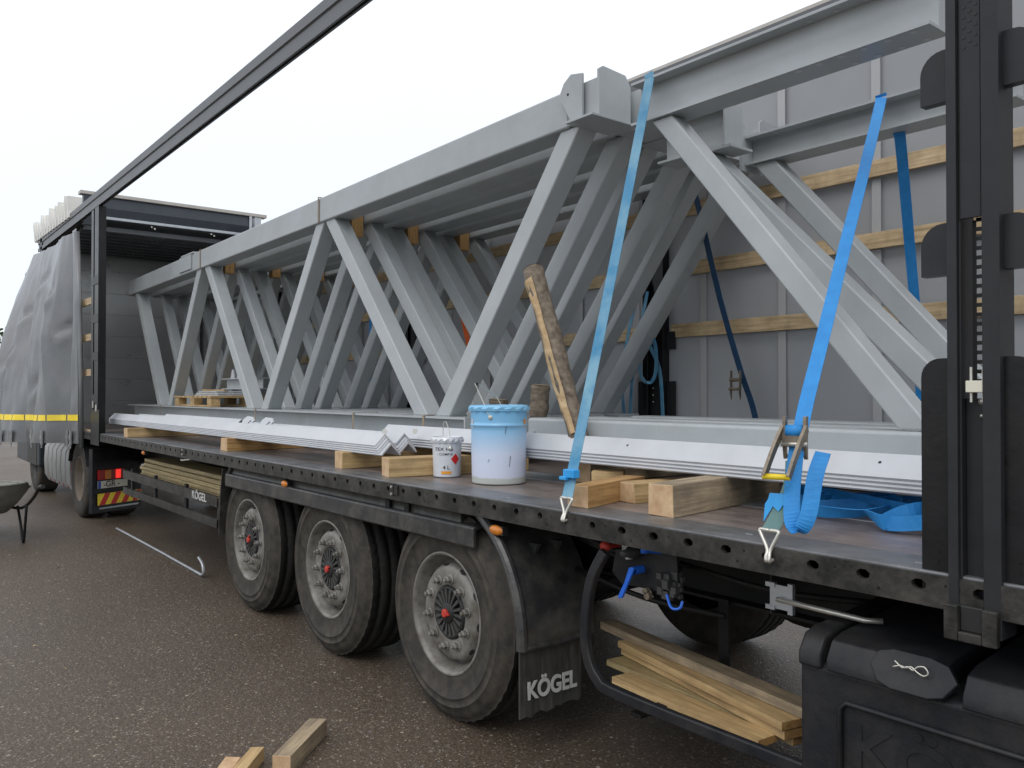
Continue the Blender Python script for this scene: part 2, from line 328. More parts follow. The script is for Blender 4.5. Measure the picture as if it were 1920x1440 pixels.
# ------------------------------------------------------------------ ground and far trees
mb = MB(); mb.add([(-600, -600, 0), (600, -600, 0), (600, 600, 0), (-600, 600, 0)], [(0, 1, 2, 3)])
g = obj('ground', mb, 'ground', kind='structure', base=(0, 0, 0))
mb = MB(); rnd = random.Random(3)
for i in range(2600):
    a = rnd.random(); x = -7+8.2*a; y = rnd.uniform(-2.6, .0)
    if i % 4 == 0: x = rnd.uniform(-3.2, 1.3); y = rnd.uniform(-.9, -.05)
    s = rnd.uniform(.0025, .0065); q = rnd.uniform(0, 6)
    vs = [(x+math.cos(q+j*1.5708)*s*rnd.uniform(.7, 1.3), y+math.sin(q+j*1.5708)*s*rnd.uniform(.7, 1.3), .001) for j in range(4)]+[(x, y, s*.8)]
    mb.add(vs, [(0, 1, 4), (1, 2, 4), (2, 3, 4), (3, 0, 4)], rnd.randrange(3))
M['st1'] = mat('chip_pale', (.30, .26, .20), None, 5, .8); M['st2'] = mat('chip_tan', (.20, .15, .10), None, 5, .8); M['st3'] = mat('chip_grey', (.16, .16, .155), None, 5, .8)
obj('gravel', mb, ['st1', 'st2', 'st3'], kind='stuff', base=(0, 0, 0))
def leaf(mb, x, y, s, rnd, z=.004):
    q = rnd.uniform(0, 6); mb.add([(x+math.cos(q)*s, y+math.sin(q)*s, z), (x-math.sin(q)*s*.35, y+math.cos(q)*s*.35, z+s*.3), (x-math.cos(q)*s, y-math.sin(q)*s, z), (x+math.sin(q)*s*.35, y-math.cos(q)*s*.35, z+s*.1)], [(0, 1, 2, 3)])
for (x, y, s, mt, lb, ct) in ((-2.0, -1.25, .014, 'pine', 'small pale wood chip lying on the asphalt left of centre', 'wood chip'), (-5.2, -.75, .022, 'pine_end', 'pale flat wood sliver on the asphalt below the wheelbarrow', 'wood chip'),
        (-2.62, -1.32, .012, 'rawwood', 'small brown dry leaf on the asphalt at the left', 'leaf'), (-2.05, -.23, .010, 'rawwood', 'tiny reddish leaf on the asphalt beside the middle wheel', 'leaf')):
    mb = MB(); leaf(mb, x, y, s, rnd); mb.v += [v+Vector((0, 0, -.002)) for v in mb.v[:4]]; mb.f.append((7, 6, 5, 4)); mb.m.append(0)
    tag(obj(ct.replace(' ', '_'), mb, mt), lb, ct)
def tree(x, y, h, lab):
    t_ = thing('tree', lab, 'tree', (x, y, 0), 'trees beyond the yard')
    mb = MB(); mb.tube([(x, y, 0), (x+.2, y, h*.3), (x-.1, y+.1, h*.62), (x, y, h*.9)], [.35, .27, .16, .04], 8)
    for k in range(7):
        a = k*2.3; z = h*(.3+.07*k); mb.tube([(x, y, z), (x+math.cos(a)*h*.13, y+math.sin(a)*h*.13, z+h*.1), (x+math.cos(a)*h*.22, y+math.sin(a)*h*.22, z+h*.17)], [.1, .07, .03], 6)
    obj('trunk', mb, 'bark', t_, smooth=True)
    mb = MB(); rr = random.Random(int(x*7))
    cl = [(rr.gauss(0, h*.16), rr.gauss(0, h*.16), h*rr.uniform(.38, .95), h*rr.uniform(.07, .14)) for _ in range(26)]
    for cx, cy, cz, R_ in cl:
        for _ in range(150):
            d = Vector((rr.gauss(0, 1), rr.gauss(0, 1), rr.gauss(0, .8))).normalized()*R_*rr.uniform(.5, 1.15); p = Vector((x+cx, y+cy, cz))+d; s = h*.012*rr.uniform(.7, 1.5)
            a = Vector((rr.gauss(0, 1), rr.gauss(0, 1), rr.gauss(0, 1))).normalized()*s; b_ = a.cross(Vector((rr.gauss(0, 1), rr.gauss(0, 1), rr.gauss(0, 1)))).normalized()*s
            mb.add([p+a, p+b_, p-a, p-b_], [(0, 1, 2, 3)])
    obj('crown', mb, 'foliage', t_)
tree(-88, 3.5, 10.5, 'green leafy tree at the far left edge, past the open curtain')

# ------------------------------------------------------------------ the trailer
TR = thing('flatbed_trailer', 'long dark curtainsider trailer with opened side and three axles, loaded with grey steel trusses', 'trailer', (-4, 1.24, 0))
ZD = 1.143
def part(name, mb, m_, parent=TR, **k): return obj(name, mb, m_, parent, **k)
# side rail: top strip, face with punched lashing holes, lower lip
XF, XR = -11.0, 4.6
mb = MB(); mb.box((XF, .012, ZD-.012), (XR, .205, ZD)); part('rail_top_plate', mb, 'railtop', bev=.005)
def side_rail(y0, sgn):
    mb = MB(); z0, z1 = 1.058, 1.136; sp, X0 = .156, -.127
    k0, k1 = int((XF-X0)/sp)+1, int((XR-X0)/sp)-1
    def P(x, z, d=0): return (x, y0+sgn*d, z)
    for k in range(k0, k1):
        c = X0+k*sp; a, b_ = c-sp/2, c+sp/2; zc = 1.106
        rw = .021 if k > 8 else .016; oc = [(c+rw*math.cos(j*.7854+.3927), zc+.0145*math.sin(j*.7854+.3927)) for j in range(8)]
        rect = [(b_, zc), (b_, z1), (c, z1), (a, z1), (a, zc), (a, z0), (c, z0), (b_, z0)]
        # ring between rectangle (8 pts) and octagon (rotated start)
        vs = [P(*q) for q in rect]+[P(*q) for q in oc]+[P(q[0], q[1], .02) for q in oc]
        order = [0, 1, 2, 3, 4, 5, 6, 7]
        fs = []
        for j in range(8):
            j2 = (j+1) % 8
            fs += [(order[j], order[j2], 8+(j2-1) % 8, 8+(j-1) % 8)] if False else [(order[j], order[j2], 8+j), (order[j], 8+j, 8+(j-1) % 8)]
            fs.append((8+j, 8+j2, 16+j2, 16+j))
        mb.add(vs, fs)
        # small fixing holes as little dark studs
        if k % 2 == 0: mb.prism(ngon(0, 0, .004, 6), (c+.07, y0-sgn*.001, 1.112), (1, 0, 0), (0, 0, 1), (0, sgn*.004, 0), 1)
        if k % 3 == 0: mb.prism(ngon(0, 0, .005, 6), (c+.045, y0-sgn*.001, 1.075), (1, 0, 0), (0, 0, 1), (0, sgn*.004, 0), 1)
    a, b_ = X0+(k0-.5)*sp, X0+(k1-.5)*sp
    mb.prism([(0, z0), (0, z0-.006), (.09, z0-.006), (.09, z0), (.03, z0)], (a, y0, 0), (0, sgn, 0), (0, 0, 1), (b_-a, 0, 0))
    mb.prism([(.0, z1), (.012, ZD-.012), (.03, ZD-.012), (.03, z1)], (a, y0, 0), (0, sgn, 0), (0, 0, 1), (b_-a, 0, 0))
    mb.prism([(.085, z0), (.09, z0), (.09, ZD-.013), (.085, ZD-.013)], (a, y0, 0), (0, sgn, 0), (0, 0, 1), (b_-a, 0, 0), 1)
    return part('side_rail', mb, ['rail', 'frame'])
side_rail(0, 1); side_rail(2.48, -1)
mb = MB(); mb.box((XF, 2.275, ZD-.012), (XR, 2.468, ZD)); part('rail_top_plate', mb, 'railtop')
for x in (-3.95, -.38):                                 # joints of the rail
    mb = MB(); mb.box((x-.012, -.012, 1.075), (x+.012, .0, 1.135)); mb.box((x+.0, -.009, 1.08), (x+.05, -.001, 1.13))
    for z in (1.085, 1.122): mb.prism(ngon(0, 0, .007, 8), (x, -.012, z), (1, 0, 0), (0, 0, 1), (0, -.006, 0), 1)
    part('rail_bracket', mb, ['rail', 'zinc'])
for k, x in enumerate([-9.5+2.05*i for i in range(7)]): # floor sheets, butted with a thin gap
    mb = MB(); mb.box((x-1.5 if k == 0 else x+.001, .207, ZD-.028), (x+2.047, 2.273, ZD-.002)); part('floor_sheet', mb, 'ply')
mb = MB(); mb.box((-.6, .70, ZD-.002), (4.6, .95, ZD+.001)); part('floor_strip', mb, 'galv')
for i in range(17):                                    # white chips/scuffs stuck on the rail top
    x = -7+i*.62+random.uniform(-.1, .1); y = random.uniform(.03, .15); mb = MB(); mb.box((x, y, ZD), (x+random.uniform(.02, .05), y+.006, ZD+.0015))
    part('rail_marker', mb, 'galv') if i in (6, 9, 12, 14, 15) else None
# chassis
for y in (.62, 1.72):
    mb = MB(); mb.prism([(0, .74), (.14, .74), (.14, .752), (.076, .752), (.076, 1.04), (.14, 1.04), (.14, 1.052), (0, 1.052), (0, 1.04), (.064, 1.04), (.064, .752), (0, .752)], (-8.9, y, 0), (0, 1, 0), (0, 0, 1), (13.4, 0, 0)); part('chassis_beam', mb, 'frame')
for i in range(22):
    x = -10.6+i*.69; mb = MB(); mb.prism([(0, 0), (.05, 0), (.05, .008), (.008, .008), (.008, .052), (.05, .052), (.05, .06), (0, .06)], (x, .1, 1.053), (1, 0, 0), (0, 0, 1), (0, 2.28, 0)); part('cross_member', mb, 'frame')
# wheels
def make_wheel(X, y, s):
    c = Vector((X, y, .525)); ax = Vector((0, s, 0)); Rr = .525; w = .385       # s: inward direction
    pr = [(.292, .012), (.30, .0), (.33, .006), (.36, -.004), (.40, -.012), (.403, -.0175), (.407, -.0175), (.409, -.014), (.44, -.013), (.442, -.016), (.446, -.0155), (.448, -.012), (.475, -.004), (.497, .012), (.508, .028), (.522, .034)]
    tr = [(.522, .034), (.525, .075), (.512, .078), (.512, .088), (.526, .091), (.526, .145), (.512, .148), (.512, .158), (.526, .161), (.526, .224), (.512, .227), (.512, .237), (.526, .24), (.526, .294), (.512, .297), (.512, .307), (.525, .31), (.522, .35)]
    inn = [(.522, .35), (.50, .372), (.44, .395), (.36, .39), (.29, .375)]
    n = 96; mb = MB()
    mb.lathe(pr, c, ax, n, 0, lambda q, j: (-.006 if (q >= 14 and j % 2) else 0)+(.0015*math.sin(j*.9) if q in (5,) else 0))
    mb.lathe(tr, c, ax, n, 1, lambda q, j: -.006 if j % 2 and q in (0, 1, 16, 17) else (-.0022 if j % 3 == 0 and q not in (2, 3, 6, 7, 10, 11, 14, 15) else 0))
    mb.lathe(inn, c, ax, n, 0)
    mb.v = [Vector((v.x, v.y, max(v.z, .002))) for v in mb.v]
    wh = part('wheel', mb, ['tyre', 'tread'], smooth=True, base=c)
    rim = MB(); rim.lathe([(.296, .02), (.303, .004), (.300, -.003), (.288, .0), (.279, .02), (.272, .045), (.255, .075), (.25, .088), (.24, .086)], c, ax, 64)
    rim.lathe([(.248, .10), (.243, .07), (.236, .045), (.222, .028), (.205, .024), (.140, .024), (.132, .030), (.128, .05)], c, ax, 64)
    rim.lathe([(.303, .004), (.31, .03), (.29, .06)], c, ax, 64)
    obj('rim', rim, 'rim', wh, smooth=True)
    for k in range(10):
        a = 6.2832*k/10+.2; p = c+Vector((math.cos(a)*.168, 0, math.sin(a)*.168)); q = MB(); o_ = p+ax*.024
        q.lathe([(.025, 0), (.025, -.005), (.018, -.009)], o_, ax, 12); q.lathe([(.018, -.008), (.018, -.026), (.012, -.031), (.011, -.043), (.0001, -.045)], o_, ax, 6)
        obj('wheel_nut', q, 'rim', wh)
        a += .314; 
    q = MB()
    for k in range(10):
        a = 6.2832*k/10+.51; d = Vector((math.cos(a), 0, math.sin(a))); u_ = Vector((-math.sin(a), 0, math.cos(a)))
        q.prism([(-.006+.011*math.sin(t_), .022*math.cos(t_)) for t_ in [6.2832*m_/10 for m_ in range(10)]], c+ax*.0455+d*.236, (d*.5+ax*.86).normalized(), u_, (d*.86-ax*.5)*.003)
    obj('hand_hole', q, 'hubdark', wh, kind='stuff')
    h = MB(); h.lathe([(.132, .05), (.128, .024), (.120, .016), (.112, .022), (.10, .040), (.0001, .044)], c, ax, 40)
    h.lathe([(.054, .045), (.052, .012), (.046, .006), (.0001, .004)], c, ax, 24)
    obj('hub', h, 'hubdark', wh, smooth=True)
    for k in range(18):
        a = 6.2832*k/18; d = Vector((math.cos(a), 0, math.sin(a))); u_ = Vector((-math.sin(a), 0, math.cos(a))); q = MB()
        q.prism([(.050, -.0045), (.116, -.0085), (.116, .0085), (.050, .0045)], c+ax*.040, d, u_, -ax*.024); obj('hub_rib', q, 'hub', wh)
    q = MB(); q.lathe([(.021, .01), (.021, -.006), (.016, -.010), (.0001, -.010)], c, ax, 16); q.prism([(-.006, 0), (.006, 0), (.005, .03), (-.005, .03)], c+Vector((.008, 0, .0))-ax*.008, (0, 0, 1), (1, 0, 0), ax*.010)
    obj('hub_cap', q, 'red', wh)
    ORIG[wh.name] = list(wh.children)
    return wh
w1 = make_wheel(0, .07, 1)
for x in (-1.31, -2.62):
    c = copy_tree(w1, TR); c.location.x = x+4; c.rotation_euler.y = .4*x
w2 = make_wheel(0, 2.41, -1)
for x in (-1.31, -2.62):
    c = copy_tree(w2, TR); c.location.x = x+4
for x in (0, -1.31, -2.62):
    mb = MB(); mb.tube([(x, .3, .525), (x, 2.18, .525)], .07, 16); mb.box((x-.06, .55, .6), (x+.06, .66, .8)); mb.box((x-.06, 1.8, .6), (x+.06, 1.91, .8)); part('axle', mb, 'frame')
# air tanks and spare carrier
for (x0, x1, y, z, r) in ((.72, 1.45, 1.2, .74, .16), (1.6, 2.2, 1.35, .72, .14), (-4.6, -3.9, 1.2, .72, .15)):
    mb = MB(); mb.lathe([(.0001, 0), (r*.6, .01), (r, .06), (r, x1-x0-.06), (r*.6, x1-x0-.01), (.0001, x1-x0)], (x0, y, z), (1, 0, 0), 28); part('air_tank', mb, 'frame', smooth=True)
mb = MB(); mb.lathe([(.2, 0), (.44, .02), (.5, .09), (.5, .3), (.44, .38), (.2, .4)], (1.0, 1.55, .9), (0, 1, 0), 40); part('spare_wheel', mb, 'tyre', smooth=True)
# curtain roller channel under the rail and mudguard band
mb = MB(); mb.prism([(0, 0), (.012, -.022), (.012, -.052), (0, -.07), (.06, -.07), (.06, 0)], (-2.95, .05, 1.05), (0, 1, 0), (0, 0, 1), (3.1, 0, 0)); part('curtain_channel', mb, 'rail', bev=.003)
for x in (-1.93, -.55, -.35):
    mb = MB(); mb.box((x, .045, .985), (x+.045, .07, 1.035)); part('channel_clip', mb, 'frame')
mb = MB(); mb.prism([(0, 0), (0, -.085), (.012, -.095), (.018, -.09), (.018, -.008), (.09, 0), (.09, .008), (.008, .008)], (-2.98, .02, .985), (0, 1, 0), (0, 0, 1), (3.29, 0, 0)); part('mudguard_edge', mb, 'fender', bev=.002)
# wheel arch pieces
def arch(a0, a1, X, r, y0, y1, n=14, flip=False):
    mb = MB(); vs = []
    for i in range(n+1):
        a = math.radians(a0+(a1-a0)*i/n); c, s_ = math.cos(a), math.sin(a)
        for (rr, y) in ((r, y0+.02), (r+.012, y0+.008), (r+.012, y1), (r, y1)): vs.append((X+rr*c, y, .52+rr*s_))
    fs = [(i*4+j, i*4+(j+1) % 4, (i+1)*4+(j+1) % 4, (i+1)*4+j) for i in range(n) for j in range(4)]+[(0, 1, 2, 3), (n*4+3, n*4+2, n*4+1, n*4)]
    mb.add(vs, fs)
    mb.tube([(X+(r+.002)*math.cos(math.radians(a0+(a1-a0)*i/n)), y0+.016, .52+(r+.002)*math.sin(math.radians(a0+(a1-a0)*i/n))) for i in range(n+1)], .026, 10)
    return mb
mb = arch(60, -2, 0.02, .615, .03, .46)
mb.tube([(.645, .05, .505), (.645, .25, .50), (.645, .46, .51)], .014, 8)
for y in (.2, .33): mb.prism([(0, 0), (.10, 0), (.03, .13), (0, .10)], (.46, y, .93), (1, 0, 0), (0, 0, -1), (0, .02, 0))
part('mudguard', mb, 'fender', smooth=False)
mb = arch(178, 120, -2.63, .6, .05, .46); part('mudguard', mb, 'fender')
for x in (-.655, -1.965):
    mb = MB(); mb.box((x-.5, .07, .99), (x+.5, .46, 1.0)); part('mudguard_top', mb, 'frame')
# mud flap with the maker's name
mb = MB(); vs = []; nx = 12
for i in range(nx+1):
    y = .03+.36*i/nx
    for j in range(9):
        z = .50-.295*j/8+(.02*(i/nx) if j == 8 else 0); vs.append((.64+.008*math.sin(i*1.3)*j/8, y, z+(.008*math.sin(i*2.1) if j == 8 else 0)))
fs = [(i*9+j, (i+1)*9+j, (i+1)*9+j+1, i*9+j+1) for i in range(nx) for j in range(8)]; nv = len(vs)
vs += [(x-.008, y, z) for x, y, z in vs]; fs += [tuple(nv+k for k in f[::-1]) for f in fs]
edge = [i*9 for i in range(nx+1)]+[nx*9+j for j in range(1, 9)]+[i*9+8 for i in range(nx-1, -1, -1)]+[j for j in range(7, 0, -1)]
fs += [(edge[k], nv+edge[k], nv+edge[(k+1) % len(edge)], edge[(k+1) % len(edge)]) for k in range(len(edge))]
mb.add(vs, fs); fl = part('mud_flap', mb, 'mudflap', smooth=False)
text('lettering', 'KÖGEL', .105, lambda x, y, z: (.6495+z, .208+x, .318+y), 'letter', fl, offset=.03, sx=.86)
# amber side lamps
for x, y, z in ((-1.86, .025, 1.008), (.47, .03, 1.0), (-5.35, .03, 1.02)):
    mb = MB(); mb.lathe([(.0001, -.013), (.015, -.011), (.022, -.004), (.023, 0)], (x, y, z), (0, 1, 0), 20)
    mb.v = [Vector((x+(v.x-x)*2.1, v.y, v.z)) for v in mb.v]; sm = part('side_lamp', mb, 'amber', smooth=True)
    q = MB(); q.box((x-.05, y, z-.02), (x+.05, y+.03, z+.02)); obj('lamp_base', q, 'hubdark', sm)
# side guard with name, left of the wheels
def guard_bar(z0, z1, x0=-6.15, x1=-3.2):
    mb = MB(); mb.prism([(0, z0), (0, z1), (.03, z1), (.03, z1-.004), (.004, z1-.004), (.004, z0+.004), (.03, z0+.004), (.03, z0)], (x0, .03, 0), (0, 1, 0), (0, 0, 1), (x1-x0, 0, 0)); return part('side_guard', mb, 'rail')
gt = guard_bar(.705, .79); guard_bar(.54, .61)
text('lettering', 'KÖGEL', .092, lambda x, y, z: (-3.63+x, .028-z, .75+y), 'letter', gt, offset=.012, sx=1.25)
for x in (-5.85, -4.05, -5.0):
    mb = MB(); mb.box((x, .036, .53), (x+.05, .06, .82)); part('guard_post', mb, 'frame')
mb = MB(); mb.prism([(0, 1.03), (.012, 1.03), (-.03, .85), (-.06, .60), (-.065, .5), (-.078, .5), (-.072, .62), (-.045, .86)], (-3.05, .02, 0), (1, 0, 0), (0, 0, 1), (0, .25, 0)); part('guard_end_plate', mb, 'rail')
mb = MB(); mb.box((-6.2, .1, .70), (-3.2, .62, .715)); part('rack_tray', mb, 'frame')
for x, y in ((-6.55, .18), (-4.15, .06)):              # bright buckles hanging below rail
    mb = MB(); mb.tube(chain([(x, y, 1.05), (x+.03, y-.03, 1.025), (x+.12, y-.02, 1.03), (x+.2, y, 1.04)], 4), .008, 8); part('curtain_buckle', mb, 'zinc')
# bent tube guard right of the wheels
mb = MB(); pth = [(1.13, .06, 1.0), (1.075, .05, .9), (1.045, .05, .80), (1.03, .05, .66), (1.05, .05, .56), (1.10, .05, .50), (1.17, .05, .475), (1.5, .05, .468), (1.981, .05, .468), (3.2, .05, .468)]
mb.bar(chain(pth[:8], 4)+[Vector(p) for p in pth[8:]], .030, .045, (0, 1, 0)); part('guard_tube', mb, 'plastic', bev=.008)
for x in (1.25, 1.95):
    mb = MB(); mb.box((x, .076, .40), (x+.05, .60, .415)); mb.box((x, .60, .40), (x+.05, .612, .76)); part('rack_arm', mb, 'frame')
# valve panel
mb = MB(); mb.prism([(1.09, .99), (1.4, 1.03), (1.41, .90), (1.33, .865), (1.12, .86), (1.07, .90)], (0, .16, 0), (1, 0, 0), (0, 0, 1), (0, .006, 0)); vp = part('valve_panel', mb, 'plastic')
q = MB(); q.lathe([(.0001, -.045), (.018, -.042), (.02, -.02), (.012, -.005), (.012, .05)], (1.10, .12, 1.012), (0, 1, 0), 18); obj('red_knob', q, 'red', vp, smooth=True)
q = MB(); q.lathe([(.0001, -.03), (.014, -.028), (.014, -.01), (.01, 0), (.01, .05)], (1.30, .12, 1.022), (.5, .8, -.1), 14); obj('blue_knob', q, 'bluevalve', vp, smooth=True)
q = MB(); q.prism([(1.145, 1.03), (1.21, 1.035), (1.215, 1.0), (1.20, .972), (1.17, .965), (1.15, .985)], (0, .135, 0), (1, 0, 0), (0, 0, 1), (0, .004, 0)); obj('valve_label', q, 'tin', vp)
q = MB(); q.lathe([(.0001, -.05), (.014, -.048), (.016, -.01), (.024, 0), (.024, .04)], (1.205, .12, 1.0), (-.1, .9, 0), 14); obj('dark_valve', q, 'hub', vp, smooth=True)
q = MB(); q.prism([(-.014, .012), (0, .018), (.014, .012), (.010, -.06), (.006, -.125), (-.008, -.13), (-.016, -.12), (-.010, -.05)], (1.225, .10, .935), Vector((1, 0, .05)), Vector((.42, 0, .9)), (0, .012, 0)); q.lathe([(.016, 0), (.016, .05)], (1.23, .11, .935), (0, 1, 0), 12); obj('blue_handle', q, 'bluevalve', vp, bev=.002)
q = MB(); 
for k in range(26): 
    a = Vector((1.37+random.uniform(-.045, .05), .14+random.uniform(0, .05), .885+random.uniform(-.035, .05))); s_ = random.uniform(.006, .016); q.box(a-Vector((s_, s_, s_)), a+Vector((s_, s_, s_)))
obj('valve_block', q, 'hub', vp)
q = MB(); q.tube(chain([(1.38, .13, .87), (1.41, .12, .83), (1.45, .12, .835), (1.455, .13, .86)], 4), .005, 6); obj('blue_hose', q, 'bluevalve', vp)
q = MB(); q.lathe([(.012, 0), (.012, .02), (.0001, .02)], (1.27, .15, .862), (0, -1, 0), 10); q.lathe([(.014, 0), (.014, .02), (.0001, .02)], (1.28, .15, .845), (0, -1, 0), 10); obj('brass_fitting', q, 'ratchet', vp)
for k, (a, b_) in enumerate((((.7, .3, 1.0), (1.2, .25, .97)), ((.7, .34, .96), (1.3, .3, .93)), ((1.3, .3, .95), (2.0, .5, .9)), ((.6, .4, .8), (1.4, .45, .74)))):
    q = MB(); q.tube(chain([a, tuple((Vector(a)+Vector(b_))/2-Vector((0, 0, .03))), b_], 4), .012, 8); part('air_hose', q, 'frame', smooth=True)
# silver rod and bracket
mb = MB(); mb.box((1.78, .19, .895), (1.86, .198, .975)); mb.box((1.765, .186, .965), (1.80, .202, .98)); mb.box((1.765, .186, .89), (1.80, .202, .905)); mb.box((1.85, .186, .885), (1.868, .202, .985)); part('rod_bracket', mb, 'galv')
mb = MB(); mb.tube([(1.815, .18, .93), (2.12, .18, .925), (2.16, .21, .925)], .009, 10); part('support_rod', mb, 'zinc', smooth=True)
mb = MB(); mb.box((1.50, .60, .75), (1.506, 1.0, 1.0)); part('chassis_gusset', mb, 'diamond')
# pallet/tool box with bevelled lid
mb = MB(); mb.prism([(.03, .18), (.03, .80), (.045, .815), (.60, .90), (.60, .18)], (1.995, 0, 0), (0, 1, 0), (0, 0, 1), (1.25, 0, 0)); tb = part('storage_box', mb, 'plastic', bev=.012)
mb = MB(); mb.prism([(.012, .80), (.014, .835), (.045, .885), (.10, .90), (.60, .945), (.60, .90), (.04, .80)], (2.09, 0, 0), (0, 1, 0), (0, 0, 1), (.33, 0, 0)); mb.prism([(.014, .80), (.016, .835), (.046, .882), (.10, .898), (.60, .94), (.60, .90), (.04, .80)], (2.47, 0, 0), (0, 1, 0), (0, 0, 1), (.6, 0, 0)); obj('lid', mb, 'plastic', tb, bev=.006)
mb = MB(); mb.prism([(.013, .795), (.015, .84), (.05, .889), (.10, .902), (.60, .94), (.60, .90), (.04, .795)], (1.996, 0, 0), (0, 1, 0), (0, 0, 1), (.075, 0, 0)); obj('box_corner', mb, 'plastic', tb, bev=.012)
mb = MB(); mb.tube([(2.13, .022, .30), (2.13, .022, .70), (2.15, .022, .72), (2.62, .022, .72), (2.64, .022, .70), (2.64, .022, .3)], .008, 6); obj('raised_border', mb, 'plastic', tb, smooth=True)
text('embossed_lettering', 'KÖGEL', .17, lambda x, y, z: (2.48+x, .0295-z, .60+y), 'plastic', tb, ext=.003, offset=.02, sx=1.2)
mb = MB(); mb.prism([(-.02, .01), (.0, .05), (.04, .062), (.14, .062), (.19, .05), (.22, .01), (.19, -.035), (.15, -.048), (.05, -.048), (.01, -.035)], (2.24, .014, .85), (1, 0, 0), (0, .42, .9), (0, .02, -.009)); obj('latch_recess', mb, 'plastic', tb, bev=.005)
mb = MB(); c0 = Vector((2.30, .006, .872)); mb.tube(chain([c0+Vector(p) for p in ((0, 0, .012), (.02, 0, -.002), (.035, 0, .004), (.05, 0, -.002), (.062, 0, .010), (.08, 0, .014), (.09, 0, .0), (.078, 0, -.010), (.06, 0, -.004), (.045, 0, .006), (.03, 0, 0), (.015, 0, .002), (-.006, 0, -.006))], 4), .0022, 6); obj('spring_clip', mb, 'zinc', tb, smooth=True)

# ------------------------------------------------------------------ posts, rails, portal, curtains (parts of the trailer)
def near_post(X0, full=True):
    """middle stake: channel with ladder of slots, pockets for the slats"""
    a = X0; w = .128; z1 = 3.829
    mb = MB(); mb.prism([(0, 0), (.028, -.006), (.028, .01), (.032, .01), (.032, .09), (0, .09)], (a, 0, 1.0), (1, 0, 0), (0, 1, 0), (0, 0, z1-1.0))       # left flange
    mb.prism([(.088, -.006), (w, 0), (w, .09), (.084, .09), (.084, .01), (.088, .01)], (a, 0, 1.0), (1, 0, 0), (0, 1, 0), (0, 0, z1-1.0))
    mb.box((a+.032, .004, 2.06), (a+.084, .012, z1))                                # closed cover above
    mb.box((a+.032, .035, 1.0), (a+.084, .04, 1.60)); p = part('stake_post', mb, 'postgrey', bev=.002)
    for c in range(3):
        q = MB()
        for k in range(9): q.prism(ngon(0, 0, .0045, 8), (a+.045+.014*c, .0035, 2.50+.026*k+(.013 if c == 1 else 0)), (1, 0, 0), (0, 0, 1), (0, -.0008, 0))
        obj('vent_hole_row', q, 'hubdark', p)
    q = MB()                                             # ladder of rectangular slots
    q.box((a+.046, .045, 1.6), (a+.054, .05, 2.06)); q.box((a+.073, .045, 1.6), (a+.082, .05, 2.06))
    for k in range(19): q.box((a+.0545, .045, 1.615+.0245*k), (a+.0725, .05, 1.615+.0245*k+.010))
    obj('slotted_strip', q, 'black', p)
    q = MB(); q.box((a+.050, .015, 1.59), (a+.0555, .02, 1.68)); q.box((a+.079, .015, 1.59), (a+.0845, .02, 1.68)); obj('lock_bolt', q, 'zinc', p)
    q = MB(); q.box((a+.046, -.002, 1.615), (a+.094, .014, 1.645)); obj('latch_block', q, 'plate', p, bev=.002)
    q = MB(); q.lathe([(.0001, -.006), (.007, -.004), (.009, 0)], (a+.072, .03, 1.592), (0, 1, 0), 12); q.lathe([(.0001, -.004), (.004, -.003), (.005, 0)], (a+.072, .03, 1.555), (0, 1, 0), 12); obj('bolt', q, 'zinc', p, smooth=True)
    # slat pockets on both sides, rounded top outer corner
    for z in (1.93, 2.39, 2.82, 3.25):
        for s in (-1, 1):
            q = MB(); x = a if s < 0 else a+w; r = .058
            prof = [(0, 0), (s*.082, 0)]+[(s*(.082-r+r*math.cos(math.radians(t_))), .132-r+r*math.sin(math.radians(t_))) for t_ in range(0, 91, 15)]+[(0, .132)]
            prof = [(px-s*.003, pz) for px, pz in prof]
            q.prism(prof, (x, .03, z), (1, 0, 0), (0, 0, 1), (0, .006, 0)); q.box((min(x, x+s*.08)+.002, .028, z-.006), (max(x, x+s*.08)-.002, .06, z)); obj('slat_pocket', q, 'postgrey', p)
    for s in (-1, 1):                                     # big foot plates
        q = MB(); x = a if s < 0 else a+w; r = .05
        prof = [(0, 0), (s*.080, 0)]+[(s*(.080-r+r*math.cos(math.radians(t_))), .66-r+r*math.sin(math.radians(t_))) for t_ in range(0, 91, 15)]+[(0, .66)]
        prof = [(px-s*.003, pz) for px, pz in prof]
        q.prism(prof, (x, .022, 1.045), (1, 0, 0), (0, 0, 1), (0, .01, 0)); obj('foot_plate', q, 'black', p)
        q = MB()
        for k in range(6): q.prism(ngon(0, 0, .003, 6), (x+s*.035, .0215, 1.07+.025*k), (1, 0, 0), (0, 0, 1), (0, -.002, 0))
        obj('rivet', q, 'frame', p)
    q = MB(); q.box((a+.0, -.03, .985), (a+.035, -.008, 1.075)); q.box((a+.092, -.03, .985), (a+w, -.008, 1.075)); q.box((a+.035, -.03, .985), (a+.092, -.008, 1.01)); q.box((a+.036, -.018, 1.01), (a+.091, -.008, 1.075), 1); obj('post_shoe', q, ['rail', 'hubdark'], p, bev=.004)
    return p
np_ = near_post(2.445)
